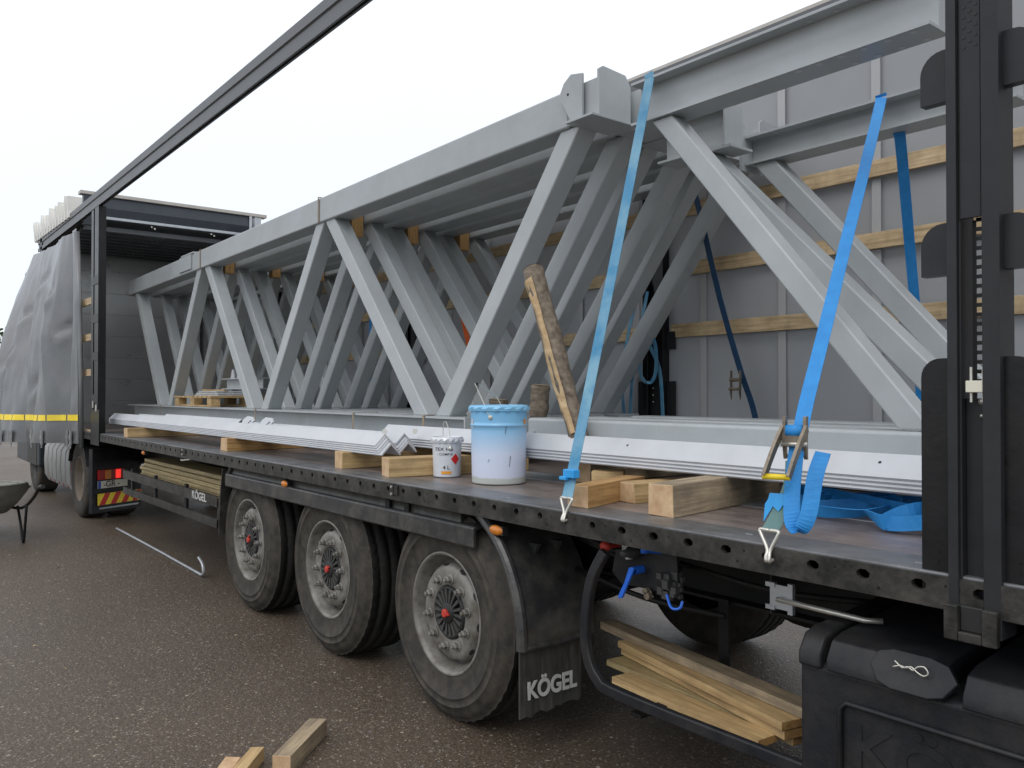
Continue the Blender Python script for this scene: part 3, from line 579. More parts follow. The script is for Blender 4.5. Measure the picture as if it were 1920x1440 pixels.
def front_post(X):
    mb = MB(); mb.box((X, .0, 1.0), (X+.12, .08, 3.82)); mb.box((X+.122, .03, 1.0), (X+.20, .08, 3.82)); mb.box((X+.202, -.005, 1.0), (X+.40, .08, 3.82)); mb.box((X+.07, -.012, 1.0), (X+.50, -.0055, 1.42))
    p = part('stake_post', mb, 'black', bev=.003)
    for z in (1.5, 2.0, 2.45, 2.9): q = MB(); q.box((X+.1, -.012, z), (X+.43, -.0055, z+.10)); obj('slat_pocket', q, 'postgrey', p)
    q = MB(); q.box((X+.18, -.02, 1.44), (X+.23, -.013, 1.52)); q.box((X+.34, -.02, 1.40), (X+.39, -.013, 1.48)); obj('lock_bolt', q, 'zinc', p)
front_post(-7.60)
def far_post(X):
    mb = MB(); mb.box((X, 2.36, ZD), (X+.05, 2.43, 3.9)); mb.box((X+.052, 2.39, ZD), (X+.11, 2.43, 3.9)); mb.box((X+.112, 2.36, ZD), (X+.20, 2.43, 3.9)); p = part('stake_post', mb, 'black', bev=.003)
    q = MB(); q.box((X-.08, 2.40, ZD), (X-.001, 2.41, 1.70)); q.box((X+.201, 2.40, ZD), (X+.28, 2.41, 1.70)); obj('foot_plate', q, 'postgrey', p)
    for z in (1.93, 2.39, 2.82, 3.25):
        q = MB(); q.box((X-.08, 2.40, z), (X-.001, 2.41, z+.13)); q.box((X+.201, 2.40, z), (X+.28, 2.41, z+.13)); obj('slat_pocket', q, 'postgrey', p)
    for k in range(3): q = MB(); q.lathe([(.0001, -.004), (.006, 0)], (X+.08, 2.388, 1.55+.05*k), (0, 1, 0), 8); obj('bolt', q, 'zinc', p)
for X in (-.80, -4.2, -7.6, 2.45): far_post(X)
for z, hh in ((2.01, .095), (2.45, .095), (2.87, .095)):
    for x0, x1 in ((-7.35, -4.25), (-3.95, -.85), (-.56, 2.43), (2.68, 4.5)):
        s_ = stick('side_slat', (x0, 2.415, z+hh/2+random.uniform(-.006, .006)), (x1, 2.415, z+hh/2+random.uniform(-.006, .006)), .025, hh, 'slat', TR, bev=.002)
for z in (1.12, 1.87, 2.31, 2.76):
    stick('side_slat', (-8.9, .05, z), (-7.3, .05, z), .022, .085, 'slat', TR, bev=.002)
# far curtain with vertical welded bands
mb = MB(); vs = []; nx, nz_ = 120, 6
for i in range(nx+1):
    X = XF+(XR-XF)*i/nx
    for j in range(nz_+1):
        z = 1.0+2.98*j/nz_; vs.append((X, 2.45+.006*math.sin(X*5+j)+.006*math.sin(X*2.1), z))
fs = [(i*(nz_+1)+j, (i+1)*(nz_+1)+j, (i+1)*(nz_+1)+j+1, i*(nz_+1)+j+1) for i in range(nx) for j in range(nz_)]; nv = len(vs)
vs += [(x, y+.004, z) for x, y, z in vs]; fs += [tuple(nv+k for k in f[::-1]) for f in fs]
mb.add(vs, fs); fc = part('side_curtain', mb, 'pvc_in', smooth=True)
X = -10.4
while X < 4.4:
    mb = MB(); mb.box((X, 2.434, 1.03), (X+.055, 2.4365, 3.97)); obj('curtain_band', mb, 'pvc_band', fc); X += .63
# roof rails
def roof_rail(y0, s):
    mb = MB(); mb.prism([(0, 3.83), (0, 3.88), (s*.012, 3.89), (s*.012, 3.935), (0, 3.945), (0, 4.015), (s*.045, 4.015), (s*.05, 3.90), (s*.05, 3.83), (s*.035, 3.83), (s*.035, 3.85), (s*.015, 3.85), (s*.015, 3.83)], (-11.4, y0, 0), (0, 1, 0), (0, 0, 1), (16, 0, 0)); return part('roof_rail', mb, 'roofrail')
M['roofrail'] = mat('anthracite_aluminium', (.085, .088, .095), (.11, .115, .12), 5, .45, .2)
roof_rail(0, 1); roof_rail(2.48, -1)
mb = MB(); mb.box((-11.4, 2.44, 4.0155), (4.6, 2.48, 4.04)); part('rail_trim', mb, 'beige')
# headboard
mb = MB(); mb.box((-11.12, .08, 1.1), (-11.05, 2.40, 3.93)); hb = part('headboard', mb, 'alu')
for k in range(8): q = MB(); q.box((-11.05, .10, 1.15+.345*k), (-11.042, 2.38, 1.485+.345*k)); obj('headboard_panel', q, 'alu', hb, bev=.003)
for y in (.0, 2.40): q = MB(); q.box((-11.2, y, 1.0), (-11.04, y+.08, 4.0)); obj('corner_post', q, 'postgrey', hb)
# folded roof stack: portal beam, underside with bows, pleats
mb = MB(); mb.box((-8.5, .02, 4.19), (-8.36, 2.50, 4.235)); p = part('roof_portal', mb, 'beige', bev=.004)
q = MB(); q.prism([(0, 3.93), (.02, 4.04), (.0, 4.188), (-.04, 4.188), (-.04, 3.93)], (-8.40, .20, 0), (1, 0, 0), (0, 0, 1), (0, 2.1, 0)); obj('portal_fascia', q, 'fascia', p)
q = MB(); q.box((-8.42, .20, 3.895), (-8.37, 2.30, 3.928)); obj('portal_edge', q, 'galv', p)
for y in (.06, 2.32): q = MB(); q.box((-8.46, y, 3.80), (-8.38, y+.1, 4.189)); obj('portal_end', q, 'fascia' if y < 1 else 'galv', p)
for y in (.17, 2.24): q = MB(); q.box((-8.378, y, 3.93), (-8.366, y+.04, 4.187)); obj('portal_tab', q, 'galv', p)
for y in (.28, .9, 1.7, 2.2):
    q = MB()
    for k in range(2): q.lathe([(.0001, -.008), (.012, 0)], (-8.38, y+.04*k, 3.86-.02*k), (-1, 0, 0), 8)
    obj('bolt', q, 'zinc', p)
M['bow'] = mat('aluminium_bow', (.10, .105, .11), (.15, .155, .16), 6, .4, .6)
for k in range(9):
    x = -8.62-.27*k; q = MB(); q.box((x, .12, 3.78), (x-.06, 2.36, 3.84)); part('roof_bow', q, 'bow')
    q = MB()
    for yy in (1.05, 1.12): q.lathe([(.0001, -.006), (.014, 0)], (x-.03, yy, 3.775), (0, 0, 1), 8)
    part('bow_rivet', q, 'zinc')
q = MB(); q.box((-11.1, .1, 3.90), (-8.51, 2.40, 3.93)); part('roof_lining', q, 'bow')
for k in range(13):
    x = -8.95-.215*k; lean = .02+.012*k; hp = .31+.05*math.sin(k*2.3); q = MB()
    prof = [(-.062, 0), (-lean-.03, hp*.75), (-lean-.012, hp), (-lean+.008, hp-.01), (.03, .1), (.062, 0)]
    vs = []
    q.prism(prof, (x, -.02, 3.96+.004*k), (1, 0, 0), (0, 0, 1), (0, 2.5, 0)); part('roof_pleat', q, 'pleat')
# bunched near curtain
def drape():
    top = lambda s: Vector((-8.42-3.1*s, -.02-.02*s, 3.74+.06*s-.06*math.sin(s*3.1)))
    bot = lambda s: Vector((-8.05-1.75*s, -.05-.80*s, .985-.015*s))
    S = [0, .05, .10, .19, .24, .36, .43, .55, .62, .74, .80, .90, 1]      # crease lines and their offsets at bottom, middle, top
    B = [0, .03, -.12, -.06, .10, .17, -.06, -.02, .12, .10, -.05, .06, .0]
    Mi = [0, .02, -.13, .16, .22, .08, .06, .10, -.02, .12, .02, .10, .0]
    Tp = [0, .0, -.03, .04, .05, .02, .0, .05, .02, .04, .0, .03, 0]
    def at(A, s):
        for k in range(len(S)-1):
            if s <= S[k+1]: f = (s-S[k])/(S[k+1]-S[k]); return A[k]+(A[k+1]-A[k])*f
        return A[-1]
    nu, nv_ = 150, 46; vs = []
    for i in range(nu+1):
        s = i/nu
        for j in range(nv_+1):
            t_ = j/nv_; a, b_ = top(s), bot(s); p = a.lerp(b_, t_); g_ = 1-(1-t_)**1.55; p.x = a.x+(b_.x-a.x)*g_; p.y = a.y+(b_.y-a.y)*g_
            sh = min(1, max(0, s+.03*math.sin(t_*5+s*9)*t_*(1-t_)*4*min(1, s*8)))
            f = at(Tp, sh)*(1-t_*2)+at(Mi, sh)*t_*2 if t_ < .5 else at(Mi, sh)*(2-2*t_)+at(B, sh)*(2*t_-1)
            f *= .85
            # pinched creases (short swags)
            for cs, ct, w1, w2, am in ((.28, .30, .05, .016, -.10), (.52, .20, .07, .014, -.07), (.68, .36, .06, .014, -.10), (.80, .58, .07, .016, -.12), (.15, .46, .04, .012, -.09), (.45, .72, .06, .014, -.05)):
                dt = t_-ct-(s-cs)*.55; f += .55*am*math.exp(-((s-cs)/w1)**2)*math.exp(-(dt/w2/1.6)**2)-.55*am*.7*math.exp(-((s-cs)/w1)**2)*math.exp(-((dt-.045)/w2/1.8)**2)
            f += .012*noise.noise(Vector((s*22, t_*10, 4)))
            vs.append(p+Vector((.15, -.98, 0))*f)
    return vs, nu, nv_
vs, nu, nv_ = drape(); K = nv_+1
mb = MB(); fs = [(i*K+j, i*K+j+1, (i+1)*K+j+1, (i+1)*K+j) for i in range(nu) for j in range(nv_)]; n0 = len(vs)
v2 = [v+Vector((.003, .01, 0)) for v in vs]; fs2 = [tuple(n0+k for k in f[::-1]) for f in fs]
mb.add(vs+v2, fs+fs2); cu = part('side_curtain', mb, 'pvc', smooth=True)
j0 = 40                                                # reflective stripe on the curtain
mb = MB()
for i in range(0, nu):
    if i % 12 == 11: continue
    a, b_ = vs[i*K+j0], vs[(i+1)*K+j0]; c, d = vs[i*K+j0+1], vs[(i+1)*K+j0+1]; o_ = Vector((.02, -.012, 0)).normalized()*.007
    mb.add([a+o_, b_+o_, b_.lerp(d, 1.25)+o_, a.lerp(c, 1.25)+o_], [(0, 3, 2, 1)])
obj('reflective_stripe', mb, 'yellow', cu)
for i in range(6, nu, 17):
    p = vs[i*K+nv_]; q = MB(); q.box(p+Vector((-.03, -.03, -.02)), p+Vector((.03, -.012, .16)), 0); q.box(p+Vector((-.022, -.036, .05)), p+Vector((.022, -.03, .10)), 1); q.box(p+Vector((-.02, -.025, -.06)), p+Vector((.02, -.015, -.02)), 0)
    obj('curtain_buckle', q, ['pvc_in', 'zinc'], cu)
mb = MB(); mb.tube([(-8.36, -.02, 3.68), (-8.16, -.02, 2.75), (-8.06, -.02, 1.85), (-7.98, -.02, .93)], [.035, .03, .028, .026], 12); part('curtain_pole', mb, 'pole', smooth=True)

# ------------------------------------------------------------------ tractor unit
TT = thing('truck_tractor', 'dark tractor unit under the trailer front, with pale ribbed side panel and hazard board', 'truck', (-9.8, 1.24, 0))
def tp(name, mb, m_, parent=TT, **k): return obj(name, mb, m_, parent, **k)
def truck_wheel(X, y, s, R_=.5, w=.3, rimm='rim_brown'):
    c = Vector((X, y, R_)); ax = Vector((0, s, 0)); mb = MB()
    mb.lathe([(.28, .01), (.33, -.005), (.42, -.012), (.47, 0), (.497, .02), (.5, .04), (.5, w-.04), (.49, w-.01), (.40, w), (.28, w)], c, ax, 48); wh = tp('wheel', mb, 'tyre', smooth=True, base=c)
    q = MB(); q.lathe([(.29, .012), (.288, .0), (.27, .03), (.255, .13), (.2, .15), (.14, .13), (.13, .08), (.10, .06), (.0001, .06)], c, ax, 40); obj('rim', q, rimm, wh, smooth=True)
    for k in range(10): a = .6283*k; q = MB(); q.lathe([(.016, 0), (.016, -.03), (.0001, -.03)], c+Vector((math.cos(a)*.165, 0, math.sin(a)*.165))+ax*.14, ax, 6); obj('wheel_nut', q, 'hub', wh)
truck_wheel(-8.55, .06, 1); truck_wheel(-8.55, 2.42, -1); truck_wheel(-8.55, .40, 1); truck_wheel(-8.55, 2.08, -1); truck_wheel(-12.15, .09, 1, rimm='hub'); truck_wheel(-12.15, 2.39, -1, rimm='hub')
mb = MB(); mb.tube([(-8.55, .3, .5), (-8.55, 2.1, .5)], .09, 12); mb.tube([(-12.15, .3, .5), (-12.15, 2.1, .5)], .06, 12); tp('axle', mb, 'frame')
for y in (.85, 1.55): mb = MB(); mb.box((-13.2, y, .72), (-7.7, y+.08, .98)); tp('chassis_beam', mb, 'frame')
mb = MB(); mb.lathe([(.5, 0), (.5, .03), (.1, .04)], (-8.6, 1.24, 1.0), (0, 0, 1), 30); tp('fifth_wheel', mb, 'frame')
# rear wheel wing, turned panel with lamps
def wing(X, R_, y0, y1, a0, a1, n=16):
    mb = MB(); vs = []
    for i in range(n+1):
        a = math.radians(a0+(a1-a0)*i/n); c, s_ = math.cos(a), math.sin(a)
        for rr, y in ((R_, y0), (R_+.02, y0), (R_+.02, y1), (R_, y1)): vs.append((X+rr*c, y, .5+rr*s_))
    mb.add(vs, [(i*4+j, i*4+(j+1) % 4, (i+1)*4+(j+1) % 4, (i+1)*4+j) for i in range(n) for j in range(4)]+[(0, 1, 2, 3), (n*4+3, n*4+2, n*4+1, n*4)]); return mb
for y0, y1 in ((.03, .72), (1.76, 2.45)): tp('wheel_wing', wing(-8.55, .57, y0, y1, 20, 160), 'plastic')
A0 = Vector((-7.72, .08, 0)); D = Vector((-.30, .60, 0)).normalized(); Nn = Vector((D.y, -D.x, 0))   # panel direction and its outward (rear) normal
def pan(u0, u1, z0, z1, off=.0, th=.03): 
    mb = MB(); mb.prism([(u0, z0), (u1, z0), (u1, z1), (u0, z1)], A0+Nn*off, D, (0, 0, 1), -Nn*th); return mb
tp('rear_panel', pan(-.04, .68, .14, .93, 0, .06), 'plastic')
lp = tp('rear_lamp', pan(.03, .40, .545, .665, .03, .028), 'redlens', bev=.004)
obj('lit_lens', pan(.27, .34, .55, .66, .036, .005), 'lamp', lp); obj('indicator_lens', pan(.12, .2, .55, .66, .036, .005), 'amber', lp)
pl = tp('number_plate', pan(.02, .45, .44, .53, .025, .004), 'plate')
obj('country_band', pan(.021, .06, .441, .529, .0275, .001), 'blue', pl)
text('plate_lettering', '-GR -', .105, lambda x, y, z: A0+Nn*(.027+z)+D*(.215+x)+Vector((0, 0, .485+y)), 'ink', pl, ext=.001, offset=.01)
hz = tp('hazard_board', pan(.02, .66, .235, .375, .025, .004), 'yellow')
for k in range(4):
    u = .10+k*.16-.06; q = MB(); lim = lambda v: max(.021, min(.659, v))
    q.prism([(lim(u), .236), (lim(u+.08), .236), (lim(u+.16), .374), (lim(u+.08), .374)], A0+Nn*.0265, D, (0, 0, 1), -Nn*.001); obj('red_stripe', q, 'redrefl', hz)
tp('under_bar', pan(.06, .64, .18, .20, .0, .03), 'galv')
# side skirt: ribs
for k in range(6):
    x1 = -9.10-.33*k; mb = MB(); mb.prism([(.055, .28), (.0, .38), (-.01, .6), (.0, .80), (.06, .90), (.25, .93), (.25, .28)], (x1-.31, .06, 0), (0, 1, 0), (0, 0, 1), (.29, 0, 0)); r_ = tp('ribbed_panel', mb, 'skirt', bev=.012)
    q = MB(); q.prism([(.03, .30), (.012, .6), (.03, .85), (.05, .85), (.05, .3)], (x1-.022, .06, 0), (0, 1, 0), (0, 0, 1), (.024, 0, 0)); obj('rib_gap', q, 'redlens', r_)
# cab (mostly hidden behind the curtain)
mb = MB(); mb.prism([(0, .45), (0, 3.5), (-.25, 3.78), (-1.5, 3.7), (-2.15, 2.4), (-2.25, .45)], (-11.55, .05, 0), (1, 0, 0), (0, 0, 1), (0, 2.38, 0)); cb = tp('cab', mb, 'fascia', bev=.03)
q = MB(); q.prism([(-1.98, 1.5), (-1.98, 2.35), (-1.35, 2.35), (-1.2, 1.5)], (-11.5, .042, 0), (1, 0, 0), (0, 0, 1), (0, .01, 0)); obj('side_window', q, 'hubdark', cb)
q = MB(); q.prism([(1.5, -.009), (2.35, -.009), (2.35, .0), (1.5, .0)], (-13.66, .2, 0), (.07, 0, 1), (1, 0, 0), (0, 2.08, 0)); obj('windscreen', q, 'hubdark', cb)
q = MB(); q.prism([(-.3, .46), (-1.2, .46), (-1.2, .9), (-1.0, 1.15), (-.5, 1.15), (-.3, .9)], (-11.4, .043, 0), (1, 0, 0), (0, 0, 1), (0, .005, 0)); obj('wheel_arch', q, 'plastic', cb)

# ------------------------------------------------------------------ steel trusses
YT = [.86, 1.16, 1.40, 1.69, 1.93, 2.24]
ORD = ['nearest', 'second', 'third', 'fourth', 'fifth', 'farthest']
def seg(mb, x0, x1, y, zb, zt, w, tw=.012, tf=.014):      # H section along X
    h = w/2; mb.prism([(-h, zb), (h, zb), (h, zb+tf), (tw/2, zb+tf), (tw/2, zt-tf), (h, zt-tf), (h, zt), (-h, zt), (-h, zt-tf), (-tw/2, zt-tf), (-tw/2, zb+tf), (-h, zb+tf)], (x0, y, 0), (0, 1, 0), (0, 0, 1), (x1-x0, 0, 0))
DG = ((-8.72, 3.0, -7.60, 1.459), (-7.18, 1.459, -6.06, 3.01), (-5.80, 3.01, -4.50, 1.459), (-4.15, 1.459, -2.95, 3.03), (-2.78, 3.03, -1.38, 1.459), (-1.12, 1.459, .13, 3.045))
def diagonal(x0, z0, x1, z1, y, w, h, T):
    """square tube cut level at both ends, with a weld collar at each"""
    d = Vector((x1-x0, z1-z0)); sn = abs(d.y)/d.length; hw = h/2/sn; mb = MB()
    mb.prism([(x0-hw, z0), (x0+hw, z0), (x1+hw, z1), (x1-hw, z1)], (0, y-w/2, 0), (1, 0, 0), (0, 0, 1), (0, w, 0)); o = obj('diagonal', mb, 'steel', T, bev=.010)
    xb, zb = (x0, z0) if z0 < z1 else (x1, z1); k = (d.x/d.y)
    q = MB(); q.prism([(xb-hw-.007, zb), (xb+hw+.007, zb), (xb+hw+k*.009+.001, zb+.012), (xb-hw+k*.009-.001, zb+.012)], (0, y-w/2-.006, 0), (1, 0, 0), (0, 0, 1), (0, w+.012, 0)); obj('weld_bead', q, 'weld', T, bev=.003)
    return o
def left_truss(i):
    y = YT[i]; jx = [0, .04, -.03, .02, -.05, .0][i]
    T = thing('steel_truss', f'grey steel truss with V diagonals, {ORD[i]} of six in the left half of the load', 'steel truss', (-4.2+jx, y, 1.26), 'grey trusses of the left half of the load')
    stick('top_chord', (-9.09+jx, y, 3.085), (.13+jx, y, 3.145), .176, .205, 'steel', T, bev=.013)
    stick('end_cap', (-9.15+jx, y-.01, 3.088), (-9.095+jx, y-.01, 3.088), .185, .15, 'steel', T, bev=.003)
    mb = MB(); seg(mb, -9.03+jx, -.827+jx, y, 1.269, 1.461, .196); obj('bottom_chord', mb, 'steel', T)
    mb = MB(); mb.box((-.827+jx, y-.099, 1.269), (-.814+jx, y+.099, 1.463)); obj('end_plate', mb, 'steel', T, bev=.002)
    for a, za, b_, zb in DG: diagonal(a+jx, za, b_+jx, zb, y, .134 if i == 0 else .118, .128 if i == 0 else .120, T)
    mb = MB(); e_ = (.165, .176) if i == 0 else (.112, .112); mb.box((.196+jx, y-e_[0], 3.0285), (.399+jx, y+e_[1], 3.0415)); obj('splice_plate', mb, 'steel', T, bev=.002)
    mb = MB(); mb.prism([(0, 0), (-.038, .033), (-.10, .143), (-.105, .18), (-.077, .225), (-.022, .258), (.066, .24), (.066, 0)], (.207+jx, y-.116, 3.048), (1, 0, 0), (0, 0, 1), (0, .013, 0)); obj('gusset', mb, 'steel', T)
    mb = MB(); mb.prism(ngon(0, 0, .008, 8), (.163+jx, y-.1165, 3.205), (1, 0, 0), (0, 0, 1), (0, -.001, 0)); obj('bolt_hole_disc', mb, 'hubdark', T)
    mb = MB(); mb.box((.135+jx, y-.088, 3.048), (.36+jx, y+.088, 3.249)); obj('chord_head', mb, 'steel', T, bev=.004)
    mb = MB(); mb.prism([(-.094, 0), (-.094, .24), (-.066, .258), (.10, .245), (.138, .19), (.138, 0)], (.363+jx, y, 3.0475), (0, 1, 0), (0, 0, 1), (.015, 0, 0)); obj('end_plate', mb, 'steel', T)
    for bx, by in ((.229, -.143), (.377, -.143), (.377, .154), (.229, .154)) if i == 0 else ():
        q = MB(); q.prism(ngon(0, 0, .012, 10), (bx+jx, y+by, 3.0280), (1, 0, 0), (0, 1, 0), (0, 0, -.0008)); obj('bolt_hole_disc', q, 'white', T)  # pale discs paint the sky brightness showing through the plate's bolt holes
    if i == 0:
        q = MB(); q.box((-6.68, y-.105, 3.03), (-6.24, y-.0895, 3.20)); q.box((-6.62, y-.10, 3.205), (-6.18, y+.055, 3.222)); obj('splice_plate', q, 'steel', T, bev=.004)
for i in range(6): left_truss(i)
# right-hand trusses
def right_truss(i, y, lab, x0, x1, ztop, h, w=.22):
    T = thing('steel_truss', lab, 'steel truss', (1.9, y, 1.27), 'grey trusses of the right half of the load')
    mb = MB(); seg(mb, x0, x1, y-.015 if i != 1 else y, ztop-h, ztop, w, .010, .012); obj('top_chord', mb, 'steel', T)
    stick('bottom_chord', (-.21+.05*i, y, 1.365), (4.3, y, 1.365), .185, .22, 'steel', T, bev=.018)
    mb = MB(); mb.prism([(-.08, 0), (.07, 0), (.07, .13), (.02, .13), (-.035, .08)], (-.21+.05*i, y-.10, 1.27), (1, 0, 0), (0, 0, 1), (0, .011, 0)); obj('gusset', mb, 'steel', T)
    if i == 0:
        for k in range(6):
            for sg in (-1, 1):
                X = x1-.07-.094*k
                if k > 3 and sg > 0: continue
                q = MB(); q.prism(ngon(0, 0, .014, 12), (X, y-.015+sg*.052, ztop-h-.0008), (1, 0, 0), (0, 1, 0), (0, 0, -.0006)); obj('bolt_hole_disc', q, 'white', T)  # uncut hole: sky light through the flange painted as a pale disc
        for X in (1.55, 1.67, 1.79): q = MB(); q.prism(ngon(0, 0, .011, 10), (X, y-.05, ztop-.0145), (1, 0, 0), (0, 1, 0), (0, 0, -.0006)); obj('bolt_hole_disc', q, 'white', T)  # top flange holes, daylight through them also painted as pale discs
    return T
T1 = right_truss(0, .86, 'grey right-hand truss nearest the open side, with the high bolt-holed beam', .60, 2.05, 3.140, .21, .155)
diagonal(.775, 2.93, 1.985, 1.474, .84, .105, .098, T1)
T2 = right_truss(1, 1.22, 'middle right-hand grey truss, with only a short beam stub at its top', .44, .86, 3.06, .22, .16)
diagonal(.70, 2.84, 2.04, 1.474, 1.22, .12, .105, T2)
mb = MB(); mb.box((.862, 1.15, 2.84), (.874, 1.29, 3.062)); obj('end_plate', mb, 'steel', T2)
mb = MB(); mb.box((.80, 1.13, 2.826), (.92, 1.31, 2.8385)); obj('splice_plate', mb, 'steel', T2)
T3 = right_truss(2, 1.586, 'right-hand grey truss farthest inside, its lower beam crossed by the bright blue strap', .74, 2.06, 2.985, .155, .15)
diagonal(.84, 2.83, 2.03, 1.474, 1.57, .11, .098, T3)
mb = MB(); mb.box((.722, 1.47, 2.80), (.737, 1.66, 3.03)); obj('end_plate', mb, 'steel', T3)
# wooden spacers between chords
for (x, y, l_) in ((-2.763, 1.01, 'nearest of the three'), (-2.763, 1.545, 'middle one of the three'), (-2.763, 2.085, 'farthest of the three')):
    o = stick('wood_spacer', (x, y, 2.908), (x, y, 3.194), .105, .11, 'pine_or', None, bev=.003, up=(1, 0, 0)); tag(o, f'short wood block wedged between top chords, {l_} at the middle node', 'wood block', 'wood blocks between the top chords')
for (x, y, l_) in ((-5.733, 1.01, 'nearest'), (-5.733, 1.545, 'middle'), (-5.733, 2.085, 'farthest')):
    o = stick('wood_spacer', (x, y, 2.941), (x, y, 3.183), .099, .10, 'pine_or', None, bev=.003, up=(1, 0, 0)); tag(o, f'short wood block between top chords near the portal, {l_} of its row', 'wood block', 'wood blocks between the top chords')
for x, l_ in ((-8.2, 'leftmost'), (-4.9, 'second from left'), (-2.0, 'third from left'), (.25, 'fourth from left'), (2.6, 'rightmost')):
    o = stick('timber_bearer', (x, .77, 1.205), (x, 2.34, 1.205), .11, .122, ['pine_gr', 'pine_end'], None, bev=.004); tag(o, f'squared timber bearer under the bottom chords behind the white angle bars, {l_}', 'timber', 'bearers under the trusses')
# twine / strapping bands round the chords
def band(x, y, z0, z1, w, lab):
    h = w/2+.006; q = MB(); q.bar([(x, y-h, z0), (x, y-h, z1), (x, y+h, z1), (x, y+h, z0), (x, y-h, z0)], .022, .003, (1, 0, 0)); tag(obj('tie_band', q, 'twine'), lab, 'tie band')
band(-2.93, .86, 3.030, 3.235, .176, 'brown twine tied round the nearest top chord above its middle node'); band(-5.95, .86, 3.005, 3.212, .176, 'brown twine tied round the nearest top chord near the left splice')
band(-7.42, .86, 1.269, 1.465, .198, 'thin band round the bottom chord at the left node'); band(-4.28, .86, 1.269, 1.465, .198, 'thin band round the bottom chord beside the pallet')
band(-1.29, .86, 1.269, 1.465, .198, 'thin band round the bottom chord left of the small can')
band(-2.29, .86, 1.269, 1.465, .198, 'thin band round the bottom chord behind the angle bar ends')

# ------------------------------------------------------------------ white angle bars
def angle(x0, x1, y, z, leg, lab, grp, t_=.009, m_='white'):
    c = leg*.7071; q = t_*1.414; mb = MB(); jx = random.uniform(-.02, .02)
    mb.prism([(-c, z-c), (0, z), (c, z-c), (c-q*.5, z-c-q*.5), (0, z-q), (-c+q*.5, z-c-q*.5)], (x0, y, 0), (0, 1, 0), (0, 0, 1), (x1+jx-x0, 0, 0))
    return tag(obj('angle_bar', mb, m_), lab, 'steel angle', grp)
on = ['topmost', 'second from top', 'third from top', 'fourth from top', 'fifth from top', 'lowest']
for k in range(5): angle(-7.6, -.93+.012*k, .27, 1.369-.013*k, .096, f'white steel angle, {on[k] if k<4 else on[5]} in the front left stack ending by the small can', 'white angle bars, near left stack', )
for k in range(5): angle(-7.2, -1.05+.012*k, .455, 1.366-.013*k, .088, f'white painted steel angle, {on[k] if k<4 else on[5]} in the stack just behind the front left one', 'white angle bars, rear left stack')
for k in range(4): angle(-1.6, 4.3-.02*k, .665, 1.398-.0155*k, .110, f'long white steel angle, {on[k] if k<3 else on[5]} in the right stack running behind both paint buckets', 'white angle bars, right stack')
angle(-5.75, -3.55, .36, 1.393, .06, 'short white angle bar lying on top of the left stack', 'loose bars on the left stack', .006)
for x, l_ in ((-3.35, 'left'), (-2.95, 'right')):
    q = MB(); q.prism([(-.12, 0), (-.09, .05), (-.03, .075), (.10, .07), (.14, .04), (.12, .02), (.07, .045), (.0, .0), (-.04, -.015)], (x-.0, .30, 1.35), (1, 0, 0), (0, .3, .95), (0, .012, 0)); q.v = [v+Vector((0, .02, 0)) for v in q.v]
    tag(obj('bracket_plate', q, 'white', bev=.001), f'small white hooked bracket plate on the left stack, {l_} one of the two', 'bracket', 'small bracket plates on the angle stack')
for x, y, l_ in ((-1.12, .365, 'left'), (-1.06, .55, 'right')):
    q = MB(); q.lathe([(.010, -.03), (.010, 0), (.018, 0), (.018, .014), (.0001, .014)], (x, y, 1.372), (.8, -.5, .1), 6); tag(obj('hex_bolt', q, 'zinc'), f'grey hex bolt on the angle bar ends, {l_} of the two', 'bolt', 'loose bolts on the angle bars')
for x, l_ in ((.70, 'left of the bright blue strap'), (1.93, 'just left of the slotted post'), (3.1, 'right of the slotted post')):
    q = MB(); q.prism(ngon(0, 0, .006, 8), (x, .635, 1.3667), (1, 0, 0), (0, .707, .707), (0, -.0014, .0014)); tag(obj('bolt', q, 'hubdark'), f'small dark hole disc in the top white angle bar, {l_}', 'bolt', 'dark hole discs in the right angle bars')  # flat dark disc painted for the shade in a small bolt hole

# ------------------------------------------------------------------ timber on the deck
def timber(p0, p1, w, h, m_, lab, zb=ZD, grp='loose timbers on the trailer deck', bev=.004, tilt=0):
    o = stick('timber_block', (p0[0], p0[1], zb+h/2), (p1[0], p1[1], zb+h/2+tilt), w, h, [m_, 'pine_end'], None, bev=bev, jit=.003); return tag(o, lab, 'timber', grp)
timber((-6.05, .03), (-6.1, .9), .13, .10, 'pine', 'pale timber under the far left end of the white angle bars')
timber((-3.33, .13), (-3.36, .9), .13, .105, 'pine_or', 'timber with a dark side under the middle of the left angle bars')
timber((-1.32, .15), (-1.28, .80), .12, .105, 'pine', 'square timber under the right end of the left angle bars')
timber((-.68, .12), (-.52, 1.0), .12, .105, 'pine', 'square timber poking out left of the small white can')
timber((.915, .11), (.78, .60), .10, .088, 'pine_or', 'stained timber with a rounded end right beside the light blue strap hook')
timber((.93, .385), (.99, 1.0), .11, .083, 'pine', 'middle short timber of the three lying right of the strap hook')
timber((1.30, .185), (1.18, 1.05), .115, .125, 'pine_gr', 'large grey-brown weathered timber lying before the ratchet strap')
timber((.50, .60), (.62, .70), .10, .095, 'pine', 'timber offcut under the angle bars just behind the light blue strap')
timber((2.9, .15), (2.9, .9), .12, .12, 'pine', 'timber under the angle bars right of the slotted post')
